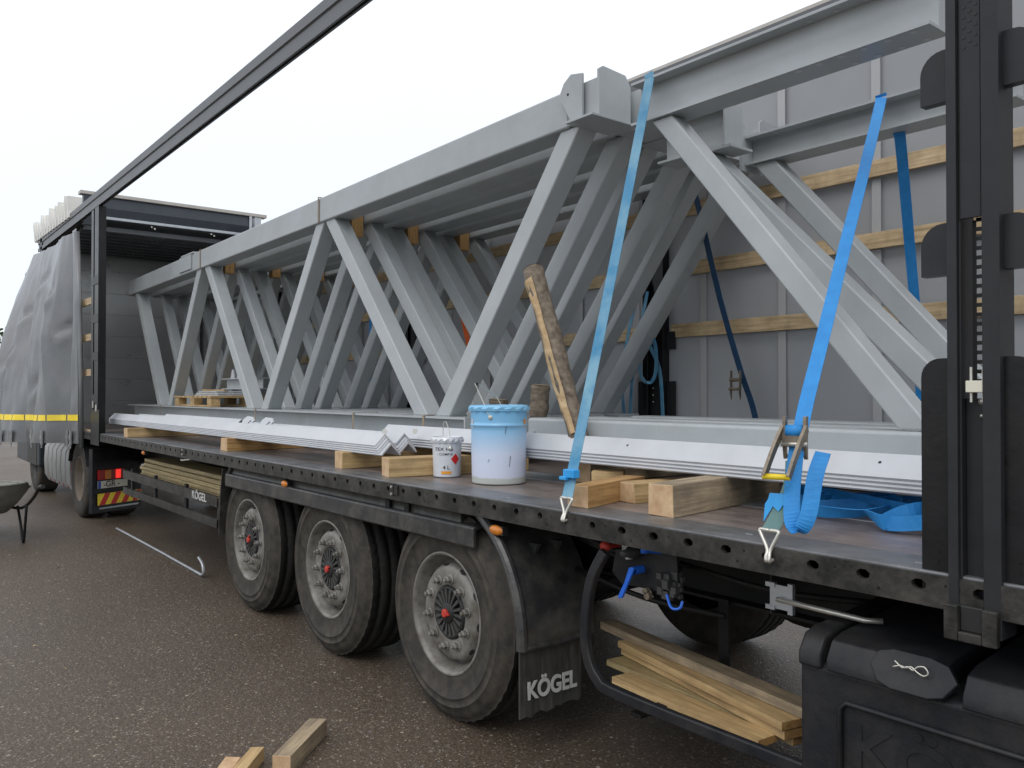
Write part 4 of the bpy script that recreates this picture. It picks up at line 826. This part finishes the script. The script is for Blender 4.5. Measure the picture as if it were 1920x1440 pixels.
# timber on the ground
o = stick('timber_offcut', (.06, -.80, .04), (-.22, -.50, .04), .085, .08, ['pine_gr', 'pine_end'], None, bev=.003, jit=.003); tag(o, 'longest timber offcut on the asphalt, lying slanted at the bottom edge', 'timber', 'timber offcuts on the asphalt')
o = stick('timber_offcut', (.1, -1.03, .03), (-.12, -.83, .035), .06, .06, ['pine', 'pine_end'], None, bev=.003, jit=.003); tag(o, 'short pale offcut touching its left neighbour at the bottom edge', 'timber', 'timber offcuts on the asphalt')
o = stick('timber_offcut', (.08, -1.10, .02), (-.13, -.935, .025), .065, .045, ['pine_end', 'pine_end'], None, bev=.003, jit=.003); tag(o, 'pale flat offcut leftmost at the bottom edge of the asphalt', 'timber', 'timber offcuts on the asphalt')
# planks stowed in the rack by the guard tube
pk = [((.62, .58), (1.98, .33), .085, .038, .52, 'pine_gr', 'top plank of the stack stowed above the bent guard tube'),
      ((.80, .52), (1.80, .285), .09, .032, .485, 'pine', 'second plank of the stack stowed above the bent guard tube'),
      ((.80, .54), (1.80, .30), .09, .032, .45, 'pine', 'third plank of the stack stowed above the bent guard tube'),
      ((.98, .30), (1.74, .235), .10, .030, .422, 'pine', 'lowest splayed plank nearest the guard tube'),
      ((.80, .46), (1.80, .36), .12, .028, .418, 'board', 'lower wide plank behind the splayed plank')]
for (a, b_, w, h, z, m_, l_) in pk:
    o = stick('plank', (a[0], a[1], z), (b_[0], b_[1], z), w, h-.002, [m_, 'pine_or'], None, bev=.002); tag(o, l_, 'plank', 'planks stowed beside the tube guard')
for k in range(5):
    jy = random.uniform(-.02, .02); o = stick('board', (-6.12+.08*(k % 2), .36+jy, .735+.038*k), (-3.32, .36+jy, .735+.038*k), .34-.02*k, .034, ['board', 'pine_end'], None, bev=.002)
    tag(o, f'yellowish plywood board in the rack above the left guard, {["lowest","second from bottom","middle","fourth from bottom","topmost"][k]}', 'board', 'boards stowed above the left guard')
# ------------------------------------------------------------------ log and stumps
def log(path, rad, lab, split=True, n=10):
    t_ = thing('log', lab, 'log', path[0]); P = chain(path, 5); mb = MB(); rr = random.Random(len(lab)); K = len(P)
    rs = [rad*(1-.15*i/K)*(1+.08*rr.uniform(-1, 1)) for i in range(K)]; mb.tube(P, rs, n)
    mb.v = [v+Vector((rr.uniform(-1, 1), rr.uniform(-1, 1), rr.uniform(-1, 1)))*rad*.06 for v in mb.v]; obj('bark', mb, 'bark', t_, smooth=True)
    if split:
        q = MB(); d = (P[-1]-P[0]).normalized(); side = Vector((-.35, -.9, 0)); side = (side-d*side.dot(d)).normalized(); w = d.cross(side)
        vs = []
        for i, p in enumerate(P):
            f = .5+.35*math.sin(i*.9); u0 = rad*(.15+.35*math.sin(i*.7+1)); vs += [p+side*rs[i]*.99+w*u0, p+side*rs[i]*(1.02+.05*math.sin(i*2.3))+w*(u0-rad*.4), p+side*rs[i]*.72-w*rad*.86]
        fs = [(i*3+j, i*3+j+1, i*3+j+4, i*3+j+3) for i in range(1, K-2) for j in range(2)]; q.add(vs, fs); q.f += [f[::-1] for f in []]; obj('split_face', q, 'rawwood', t_)
    q = MB(); d = (P[0]-P[1]).normalized(); q.disc(P[0]+d*.004, d, rad*.9, 12); obj('sawn_end', q, 'pine_gr', t_)
log([(-.078, .70, 2.298), (.05, .70, 1.985), (.18, .70, 1.665), (.315, .70, 1.335)], .060, 'rough split log leaning against the truss right of the blue bucket')
log([(-.40, 1.03, 1.66), (-.41, 1.03, 1.56), (-.42, 1.03, 1.462)], .06, 'short upright log stump on the chords behind the blue bucket', False)
log([(-.82, 1.03, 1.57), (-.825, 1.03, 1.52), (-.83, 1.03, 1.462)], .06, 'smaller brown stump left of the upright one, above the bucket lid', False)

# ------------------------------------------------------------------ buckets
def bucket(x, y, r0, r1, h, bm, lidm, lab, handle_top, hx):
    t_ = thing('paint_bucket', lab, 'bucket', (x, y, ZD)); c = (x, y, ZD+.001)
    mb = MB(); pr = [(.0001, .004), (r0-.006, .004), (r0-.002, 0), (r0, .005)]; n = 16
    for k in range(n+1):
        f = k/n; z = .008+(h-.02)*f; r = r0+(r1-r0)*f; pr.append((r, z))
        if abs(f-.75) < .03 and h > .3: pr += [(r+.005, z+.004), (r+.005, z+.010), (r, z+.014)]
    pr = sorted(pr[3:], key=lambda q: q[1]); mb.lathe([(.0001, .003), (r0-.003, 0)]+pr, c, (0, 0, 1), 64); body = obj('bucket_body', mb, bm, t_, smooth=True)
    mb = MB(); R_ = r1+.004; lug = lambda q, j: (.006 if (j % 4 < 2 and q in (1, 2)) else 0)
    mb.lathe([(r1-.001, h-.03), (R_+.001, h-.028), (R_+.004, h-.016), (R_+.006, h-.008), (R_+.002, h), (R_-.008, h+.002), (R_-.012, h-.004), (.0001, h-.003)], c, (0, 0, 1), 64, 0, lug); obj('lid', mb, lidm, t_, smooth=False)
    side = Vector((math.cos(hx), math.sin(hx), 0)); 
    pth = [Vector(c)+side*(r1+.008)+Vector((0, 0, h-.06)), Vector(c)+side*(r1*.9)+Vector(handle_top)*.45+Vector((0, 0, h*.99)), Vector(c)+Vector(handle_top)+side*.03+Vector((0, 0, h)), Vector(c)+Vector(handle_top)-side*.03+Vector((0, 0, h)), Vector(c)-side*(r1*.9)+Vector(handle_top)*.45+Vector((0, 0, h*.99)), Vector(c)-side*(r1+.008)+Vector((0, 0, h-.06))]
    mb = MB(); mb.tube(pth, .0022, 6); obj('handle', mb, 'zinc', t_)
    for s in (1, -1): mb = MB(); mb.lathe([(.012, 0), (.012, .004), (.006, .009), (.0001, .009)], Vector(c)+side*s*(r1-.001)+Vector((0, 0, h-.06)), side*s, 14); obj('handle_ear', mb, 'zinc', t_)
    return t_
B1 = bucket(-.055, .455, .150, .156, .405, 'paintblue', 'lidblue' if 'lidblue' in M else 'lid_blue', 'large paint bucket oversprayed light blue at the top, white below', (-.07, -.02, .115), -.75) if False else None
M['lid_blue'] = mat('lid_blue', (.20, .50, .78), (.26, .56, .82), 9, .35, 0, .1)
BX, BY = -.045, .44
B1 = bucket(BX, BY, .142, .149, .405, 'paintblue', 'lid_blue', 'large paint bucket oversprayed light blue at the top and white below', (-.13, -.05, .115), -.95)
q = MB(); q.lathe([(.006, -.014), (.007, 0), (.006, .014), (.0001, .014)], (BX-.13, BY-.05, ZD+.405+.115), (.6, -.8, 0), 8); obj('handle_grip', q, 'hubdark', B1)
CX, CY = -.475, .40
B2 = bucket(CX, CY, .077, .083, .222, 'can', 'can', 'small white 4 L paint can with red diamond label', (-.02, .0, .085), -.35)
def wrap(cx, cy, r, z0, ang, off=.0012):
    return lambda x, y, z: (cx+(r+off+z)*math.cos(ang+x/r), cy+(r+off+z)*math.sin(ang+x/r), z0+y)
FA = math.atan2(CL.y-CY, CL.x-CX)                       # the printed side faces the open side
text('label_lettering', 'TEX HB', .026, wrap(CX, CY, .0825, ZD+.158, FA-.25), 'ink', B2, ext=.0002, offset=.002, sx=1.25)
text('label_lettering', '- COMP.B', .017, wrap(CX, CY, .0815, ZD+.130, FA-.17), 'ink', B2, ext=.0002, offset=.002, sx=1.25)
text('label_lettering', '4 L', .030, wrap(CX, CY, .0795, ZD+.056, FA-.05), 'ink', B2, ext=.0002, offset=.01)
def patch(pts, fn, m_, parent, name):
    q = MB(); n = 6; (x0, y0), (x1, y1), (x2, y2), (x3, y3) = pts; vs = []
    for i in range(n+1):
        for j in range(n+1):
            a, b_ = i/n, j/n; x = (x0*(1-a)+x1*a)*(1-b_)+(x3*(1-a)+x2*a)*b_; y = (y0*(1-a)+y1*a)*(1-b_)+(y3*(1-a)+y2*a)*b_; vs.append(fn(x, y, .0003))
    q.add(vs, [(i*(n+1)+j, (i+1)*(n+1)+j, (i+1)*(n+1)+j+1, i*(n+1)+j+1) for i in range(n) for j in range(n)]); return obj(name, q, m_, parent)
f_ = wrap(CX, CY, .081, ZD+.104, FA+.60)
patch([(0, -.030), (.027, 0), (0, .030), (-.027, 0)], f_, 'redlabel', B2, 'red_diamond')
f_ = wrap(CX, CY, .0785, ZD+.028, FA-.05); patch([(-.028, -.008), (.028, -.008), (.028, .008), (-.028, .008)], f_, 'orlabel', B2, 'orange_label')
text('label_lettering', 'KNYN', .013, wrap(CX, CY, .0785, ZD+.028, FA-.02, .0018), 'ink', B2, ext=.0001, offset=.02) if False else None
f_ = wrap(BX, BY, .1485, ZD+.315, FA+1.05); patch([(-.012, -.02), (.014, -.02), (.014, .02), (-.012, .02)], f_, 'orlabel', B1, 'orange_label')
f_ = wrap(BX, BY, .1485, ZD+.315, FA-1.25); patch([(-.012, -.02), (.012, -.02), (.012, .02), (-.012, .02)], f_, 'can', B1, 'white_label')
for (da, dz, ln) in ((.15, .285, .025), (.30, .12, .028), (-.45, .125, .008)):
    f_ = wrap(BX, BY, .146+.007*dz/.4, ZD+dz, FA+da, .0008); patch([(-.001, -ln), (.001, -ln), (.009, ln), (.006, ln)], f_, 'hubdark', B1, 'scratch')

# ------------------------------------------------------------------ straps
def hook(top, tip, w, parent):
    top, tip = Vector(top), Vector(tip); a = Vector((1, 0, 0)); m1 = top.lerp(tip, .62); q = MB()
    for s in (1, -1):
        q.tube(chain([top+a*0, top+a*s*w*.5, top+a*s*w*.46+(tip-top)*.15, m1+a*s*.006, m1.lerp(tip, .6)+a*s*.006+Vector((0, -.006, 0)), tip+a*s*.005+Vector((0, -.004, 0)), tip+a*s*.005+Vector((0, .02, .006))], 4), .006, 8)
    obj('hook', q, 'zinc', parent, smooth=True)
S1 = thing('ratchet_strap', 'faded light blue lashing strap hooked to the side rail beside the leaning log', 'strap', (.95, 0, ZD))
wdir = (.95, .3, 0)
ribbon('webbing', [(.70, .90, 3.144), (.715, .775, 3.144), (.73, .755, 3.11), (.776, .62, 2.76), (.848, .385, 2.145), (.905, .19, 1.63), (.955, .02, 1.19)], wdir, 'strap_lt', S1, n=4)
hook((.955, .018, 1.192), (.968, -.008, 1.105), .062, S1)
q = MB(); q.box((.92, .028, 1.272), (.985, .062, 1.305)); q.box((.905, .02, 1.262), (.945, .045, 1.276)); obj('tape_wrap', q, 'tape', S1, bev=.003)
S2 = thing('ratchet_strap', 'bright blue lashing strap with open yellow-gripped ratchet, hooked to the side rail', 'strap', (1.91, 0, ZD))
ribbon('webbing', [(1.44, 1.64, 2.989), (1.485, 1.505, 2.988), (1.50, 1.47, 2.95), (1.62, 1.09, 2.52), (1.73, .75, 2.16), (1.84, .42, 1.81), (1.905, .22, 1.60), (1.93, .14, 1.50), (1.93, .11, 1.44)], wdir, 'strap', S2, n=4)
ribbon('lower_webbing', [(1.93, .10, 1.40), (1.94, .075, 1.33), (1.925, .04, 1.25), (1.905, .008, 1.185)], wdir, 'strap_gr', S2, n=4, width=.05)
ribbon('loose_tail', [(1.935, .118, 1.47), (1.945, .085, 1.40), (1.955, .055, 1.32), (1.968, .03, 1.25), (1.985, .015, 1.205), (2.005, .02, 1.20), (2.02, .04, 1.25), (2.018, .08, 1.36), (2.02, .12, 1.43)], [(.95, .3, 0)]*2+[(.93, .35, -.08), (.88, .4, -.2), (.62, .6, -.45), (.55, .75, .3), (.7, .65, .15), (.85, .5, .05), (.97, .25, 0)], 'strap', S2, n=5)
hook((1.905, .006, 1.187), (1.915, -.012, 1.095), .064, S2)
q = MB(); q.prism([(0, 0), (.05, .0), (.045, .03), (.03, .055), (.012, .04), (-.012, .09), (-.012, .035), (-.004, .02)], (1.89, .035, 1.30), (1, .3, 0), (0, -.15, -1), (0, -.004, 0)); obj('tape_wrap', q, 'tape', S2)
rx = Vector((.95, .3, 0)).normalized(); fr = Vector((.3, -.95, 0)).normalized(); o0 = Vector((1.932, .11, 1.505))
rat = MB()
for s in (-1, 1):
    b0 = o0+rx*s*.032
    rat.prism([(-.008, .035), (.018, .035), (.024, .0), (.02, -.06), (.008, -.10), (-.006, -.10), (-.002, -.05), (-.006, 0)], b0-rx*.005, fr, (0, 0, 1), rx*.010)           # frame cheeks
    rat.lathe([(.0001, -.012*s), (.012, -.01*s), (.014, 0)], b0+rx*s*.004+Vector((0, 0, .018))+fr*.008, rx, 12)
rat.tube([o0-rx*.035+Vector((0, 0, -.01))+fr*.01, o0+rx*.035+Vector((0, 0, -.01))+fr*.01], .011, 10); rat.tube([o0-rx*.035+Vector((0, 0, -.09)), o0+rx*.035+Vector((0, 0, -.09))], .005, 8)
ro = obj('ratchet', rat, 'ratchet', S2, bev=.001)
q = MB(); q.tube([o0-rx*.025+Vector((0, 0, -.012))+fr*.012, o0+rx*.025+Vector((0, 0, -.012))+fr*.012], .021, 16); obj('wound_webbing', q, 'strap', ro, smooth=True)
q = MB(); q.tube([o0-rx*.04+Vector((0, 0, -.052))+fr*.022, o0+rx*.04+Vector((0, 0, -.052))+fr*.022], .008, 10); obj('release_bar', q, 'zinc', ro, smooth=True)
q = MB()
gl = o0-rx*.070+fr*.10+Vector((0, 0, -.150)); gr_ = o0+rx*.005+fr*.10+Vector((0, 0, -.150))
for s, g_ in ((-1, gl), (1, gr_)):
    a = o0+rx*s*.036+fr*.012+Vector((0, 0, -.002)); q.bar([a, a.lerp(g_, .35)+fr*.012, a.lerp(g_, .7)+fr*.008, g_],   .010, .030, rx)
q.bar([o0-rx*.036+fr*.026+Vector((0, 0, -.03)), o0+rx*.036+fr*.026+Vector((0, 0, -.03))], .03, .004, (0, 0, 1))
obj('ratchet_lever', q, 'ratchet', ro)
q = MB(); q.tube([gl-rx*.004, gr_+rx*.004], .0095, 12); obj('grip', q, 'yellow2', ro, smooth=True)
S3 = thing('ratchet_strap', 'dark teal lashing strap with ratchet by the far curtain behind the right trusses', 'strap', (.2, 2.3, ZD))
ribbon('webbing', [(-.25, 2.15, 3.40), (-.20, 2.17, 3.1), (-.142, 2.20, 2.855), (-.008, 2.25, 2.238), (.13, 2.29, 1.742), (.197, 2.32, 1.518), (.27, 2.35, ZD+.01)], (.9, -.3, 0), 'strap_dk', S3, n=3, width=.06)
q = MB()
for s in (-.035, .035): q.prism([(0, 0), (.03, 0), (.034, -.14), (.012, -.19), (0, -.12)], (.115+s, 2.255, 1.76), (.2, -.9, 0), (0, 0, 1), (.006, 0, 0))
q.tube([(.08, 2.235, 1.70), (.16, 2.235, 1.70)], .012, 8); q.tube([(.09, 2.215, 1.64), (.17, 2.215, 1.64)], .010, 8); obj('ratchet', q, 'ratchet', S3)
S4 = thing('lashing_strap', 'deep blue lashing strap hanging by the far curtain left of the slotted post', 'strap', (1.4, 2.1, ZD))
ribbon('webbing', [(1.53, 1.58, 2.826), (1.50, 1.66, 2.79), (1.42, 1.9, 2.38), (1.351, 2.15, 1.717), (1.27, 2.33, ZD+.01)], (.9, .2, 0), 'strap', S4, n=4, width=.05)
text('strap_lettering', 'ŽILE WŁ', .045, lambda x, y, z: (1.386-y*.85-.07*x*0, 2.035+x*-.42, 1.90+x*.85), 'ink', S4, ext=.0005) if False else None
FS = thing('lashing_strap', 'bundle of light blue webbing hanging in loops beside the black far post', 'strap', (-.8, 2.3, ZD))
for pts in ([(-.74, 2.33, 2.42), (-.83, 2.31, 2.25), (-.90, 2.3, 2.0), (-.95, 2.3, 1.75), (-.93, 2.3, 1.45), (-.9, 2.3, ZD+.01)], [(-.72, 2.33, 2.36), (-.76, 2.3, 2.1), (-.80, 2.3, 1.9), (-.86, 2.3, 1.6), (-.86, 2.3, ZD+.02)], [(-.74, 2.3, 2.12), (-.77, 2.29, 1.9), (-.74, 2.28, 1.74), (-.66, 2.28, 1.69), (-.60, 2.28, 1.76), (-.60, 2.28, 1.95), (-.68, 2.29, 2.1)], [(-.68, 2.29, 1.98), (-.60, 2.29, 1.85), (-.56, 2.29, 1.72), (-.54, 2.29, 1.45), (-.53, 2.3, ZD+.01)]):
    ribbon('webbing', pts, (.9, -.3, 0), 'strap_lt', FS, n=5, width=.045)
PS = thing('loose_webbing', 'heap of loose bright blue webbing lying on the deck under the angle bars', 'strap', (1.7, .95, ZD))
rr = random.Random(9)
loops = [([(1.36, .98, 0), (1.42, .80, 0), (1.55, .74, .01), (1.66, .80, .03), (1.60, .92, .05), (1.45, 1.0, .04)], 0), ([(1.58, .66, 0), (1.72, .60, .0), (1.88, .62, .01), (1.95, .74, .03), (1.84, .86, .04), (1.66, .84, .03), (1.58, .72, .02)], 1),
         ([(1.90, .60, .01), (2.02, .52, .0), (2.16, .56, .02), (2.2, .70, .03), (2.06, .80, .03)], 0), ([(1.40, .88, .05), (1.58, .80, .04), (1.78, .74, .05), (1.98, .66, .04), (2.3, .60, .02)], 1), ([(1.50, .90, 0), (1.62, .70, .0), (1.80, .78, .02), (1.95, .90, .04), (2.2, .84, .02)], 0),
         ([(2.0, .50, .0), (2.06, .58, .04), (2.14, .66, .05), (2.3, .62, .02)], 1)]
for k, (lp_, fl_) in enumerate(loops):
    ribbon('webbing', [(x, y, ZD+.030+z) for x, y, z in lp_], [Vector((rr.uniform(-.5, .5), rr.uniform(-.6, .2), .75)) if (i_+fl_) % 3 else Vector((.2, -.9, .6)) for i_ in range(len(lp_))], 'strap', PS, n=6, width=.050)
OS = thing('lashing_strap', 'orange lashing strap hanging at the far side, glimpsed between the diagonals', 'strap', (-2.95, 2.2, ZD))
ribbon('webbing', [(-3.30, 2.28, 2.70), (-3.02, 2.25, 2.42), (-2.86, 2.22, 2.14), (-2.70, 2.22, 1.75), (-2.45, 2.25, ZD+.01)], (.9, .1, 0), 'orange', OS, n=4, width=.06)
BS = thing('lashing_strap', 'blue lashing strap hanging at the far side behind the left trusses', 'strap', (-4.7, 2.2, ZD))
ribbon('webbing', [(-4.80, 2.28, 2.60), (-4.76, 2.25, 2.36), (-4.70, 2.2, 1.9), (-4.6, 2.2, ZD+.01)], (.9, -.1, 0), 'strap', BS, n=4, width=.06)

# ------------------------------------------------------------------ pallet with offcuts between the trusses
PX, PY, PZ = -6.25, .77, 1.464
pal = thing('wooden_pallet', 'pale wooden pallet standing on the bottom chords inside the left trusses', 'pallet', (PX, 1.2, PZ))
for y in (.83, 1.22, 1.61):
    stick('bottom_board', (PX-.65, y, PZ+.009), (PX+.65, y, PZ+.009), .1, .017, 'pine', pal, bev=.002)
    for x in (PX-.58, PX, PX+.58): mb = MB(); mb.box((x-.065, y-.05, PZ+.019), (x+.065, y+.05, PZ+.095)); obj('block', mb, 'pine', pal, bev=.002)
for k in range(9): x = PX-.60+.15*k; stick('top_board', (x, .77, PZ+.108), (x, 1.67, PZ+.108), .11, .02, 'pine', pal, bev=.002)
zt = PZ+.12
for k, (x0, x1, l_) in enumerate(((-6.45, -5.65, 'lower'), (-6.4, -5.68, 'middle'), (-6.3, -5.71, 'upper'))):
    o = stick('steel_plate', (x0, 1.07, zt+.008+.019*k), (x1, 1.07, zt+.008+.019*k), .4, .012, 'white', None, bev=.001); tag(o, f'flat pale steel plate on the pallet, {l_} of the pile', 'steel plate', 'steel plates on the pallet')
o = stick('wood_lath', (-6.3, .93, zt+.065), (-5.7, .97, zt+.062), .04, .014, 'pine', None, bev=.001); tag(o, 'splintered wooden lath on top of the steel plates on the pallet', 'wood lath')
st = thing('beam_offcut', 'short grey I-beam offcut with welded lugs, on the pallet between the diagonals', 'beam offcut', (-5.85, 1.22, zt+.075))
mb = MB(); seg(mb, -6.35, -5.25, 1.22, zt+.075, zt+.20, .14, .01, .01); obj('beam', mb, 'steel', st)
for x in (-6.1, -5.9, -5.5): mb = MB(); mb.prism([(-.06, 0), (-.02, .10), (.02, .10), (.06, 0)], (x, 1.19, zt+.201), (1, 0, 0), (0, 0, 1), (0, .012, 0)); obj('lug', mb, 'white', st)
# ------------------------------------------------------------------ wheelbarrow at the left
WB = thing('wheelbarrow', 'old grey-green wheelbarrow cut by the left edge of the picture', 'wheelbarrow', (-7.3, -1.0, 0))
mb = MB(); ct = Vector((-7.35, -1.05, 0)); rings = []
for (z, a, b_) in ((.30, .26, .16), (.40, .42, .26), (.52, .56, .34), (.58, .60, .37)):
    rings.append([(ct.x+a*math.cos(t_)*1.0+(.1*(z-.3) if math.cos(t_) > 0 else 0), ct.y+b_*math.sin(t_), z+(.06 if z > .5 and math.cos(t_) > .6 else 0)) for t_ in [6.2832*k/28 for k in range(28)]])
vs = sum(rings, []); fs = [(i*28+j, i*28+(j+1) % 28, (i+1)*28+(j+1) % 28, (i+1)*28+j) for i in range(3) for j in range(28)]+[tuple(range(27, -1, -1))]
n0 = len(vs); vs2 = [((Vector(v)-ct)*.97+ct+Vector((0, 0, .012))) for v in vs]; mb.add(vs, fs); mb.add(vs2, [f[::-1] for f in fs]); obj('tray', mb, 'barrow', WB, smooth=True)
mb = MB(); mb.tube([Vector(p) for p in rings[3]]+[Vector(rings[3][0])], .012, 8, cap=False); obj('tray_rim', mb, 'barrow', WB, smooth=True)
for s in (-1, 1):
    mb = MB(); mb.tube(chain([(-8.2, -1.05+s*.06, .20), (-7.8, -1.05+s*.16, .30), (-7.0, -1.05+s*.25, .36), (-6.45, -1.05+s*.28, .52), (-6.1, -1.05+s*.28, .66), (-5.92, -1.05+s*.28, .69)], 4), .016, 8); fr_ = obj('handle', mb, 'frame', WB, smooth=True)
    q = MB(); q.tube([(-6.02, -1.05+s*.28, .675), (-5.88, -1.05+s*.28, .69)], .021, 10); obj('grip', q, 'hubdark', fr_)
    mb = MB(); mb.tube(chain([(-7.2, -1.05+s*.24, .36), (-7.02, -1.05+s*.25, .15), (-6.92, -1.05+s*.25, .015), (-6.82, -1.05+s*.25, .05), (-6.72, -1.05+s*.26, .43)], 4), .014, 8); obj('leg', mb, 'frame', WB, smooth=True)
mb = MB(); mb.lathe([(.08, -.03), (.15, -.035), (.18, -.02), (.19, 0), (.18, .02), (.15, .035), (.08, .03)], (-8.25, -1.05, .19), (0, 1, 0), 28); obj('wheel', mb, 'tyre', WB, smooth=True)
# ------------------------------------------------------------------ bent rod on the ground
mb = MB(); mb.tube(chain([(-7.16, .20, .018), (-5.6, .19, .018), (-4.2, .17, .018), (-3.98, .165, .02), (-3.93, .165, .05), (-3.96, .165, .12), (-4.06, .165, .16)], 5), .013, 8); 
tag(obj('steel_rod', mb, 'galv', smooth=True), 'long grey steel rod with a hooked end lying on the asphalt before the side guard', 'steel rod')
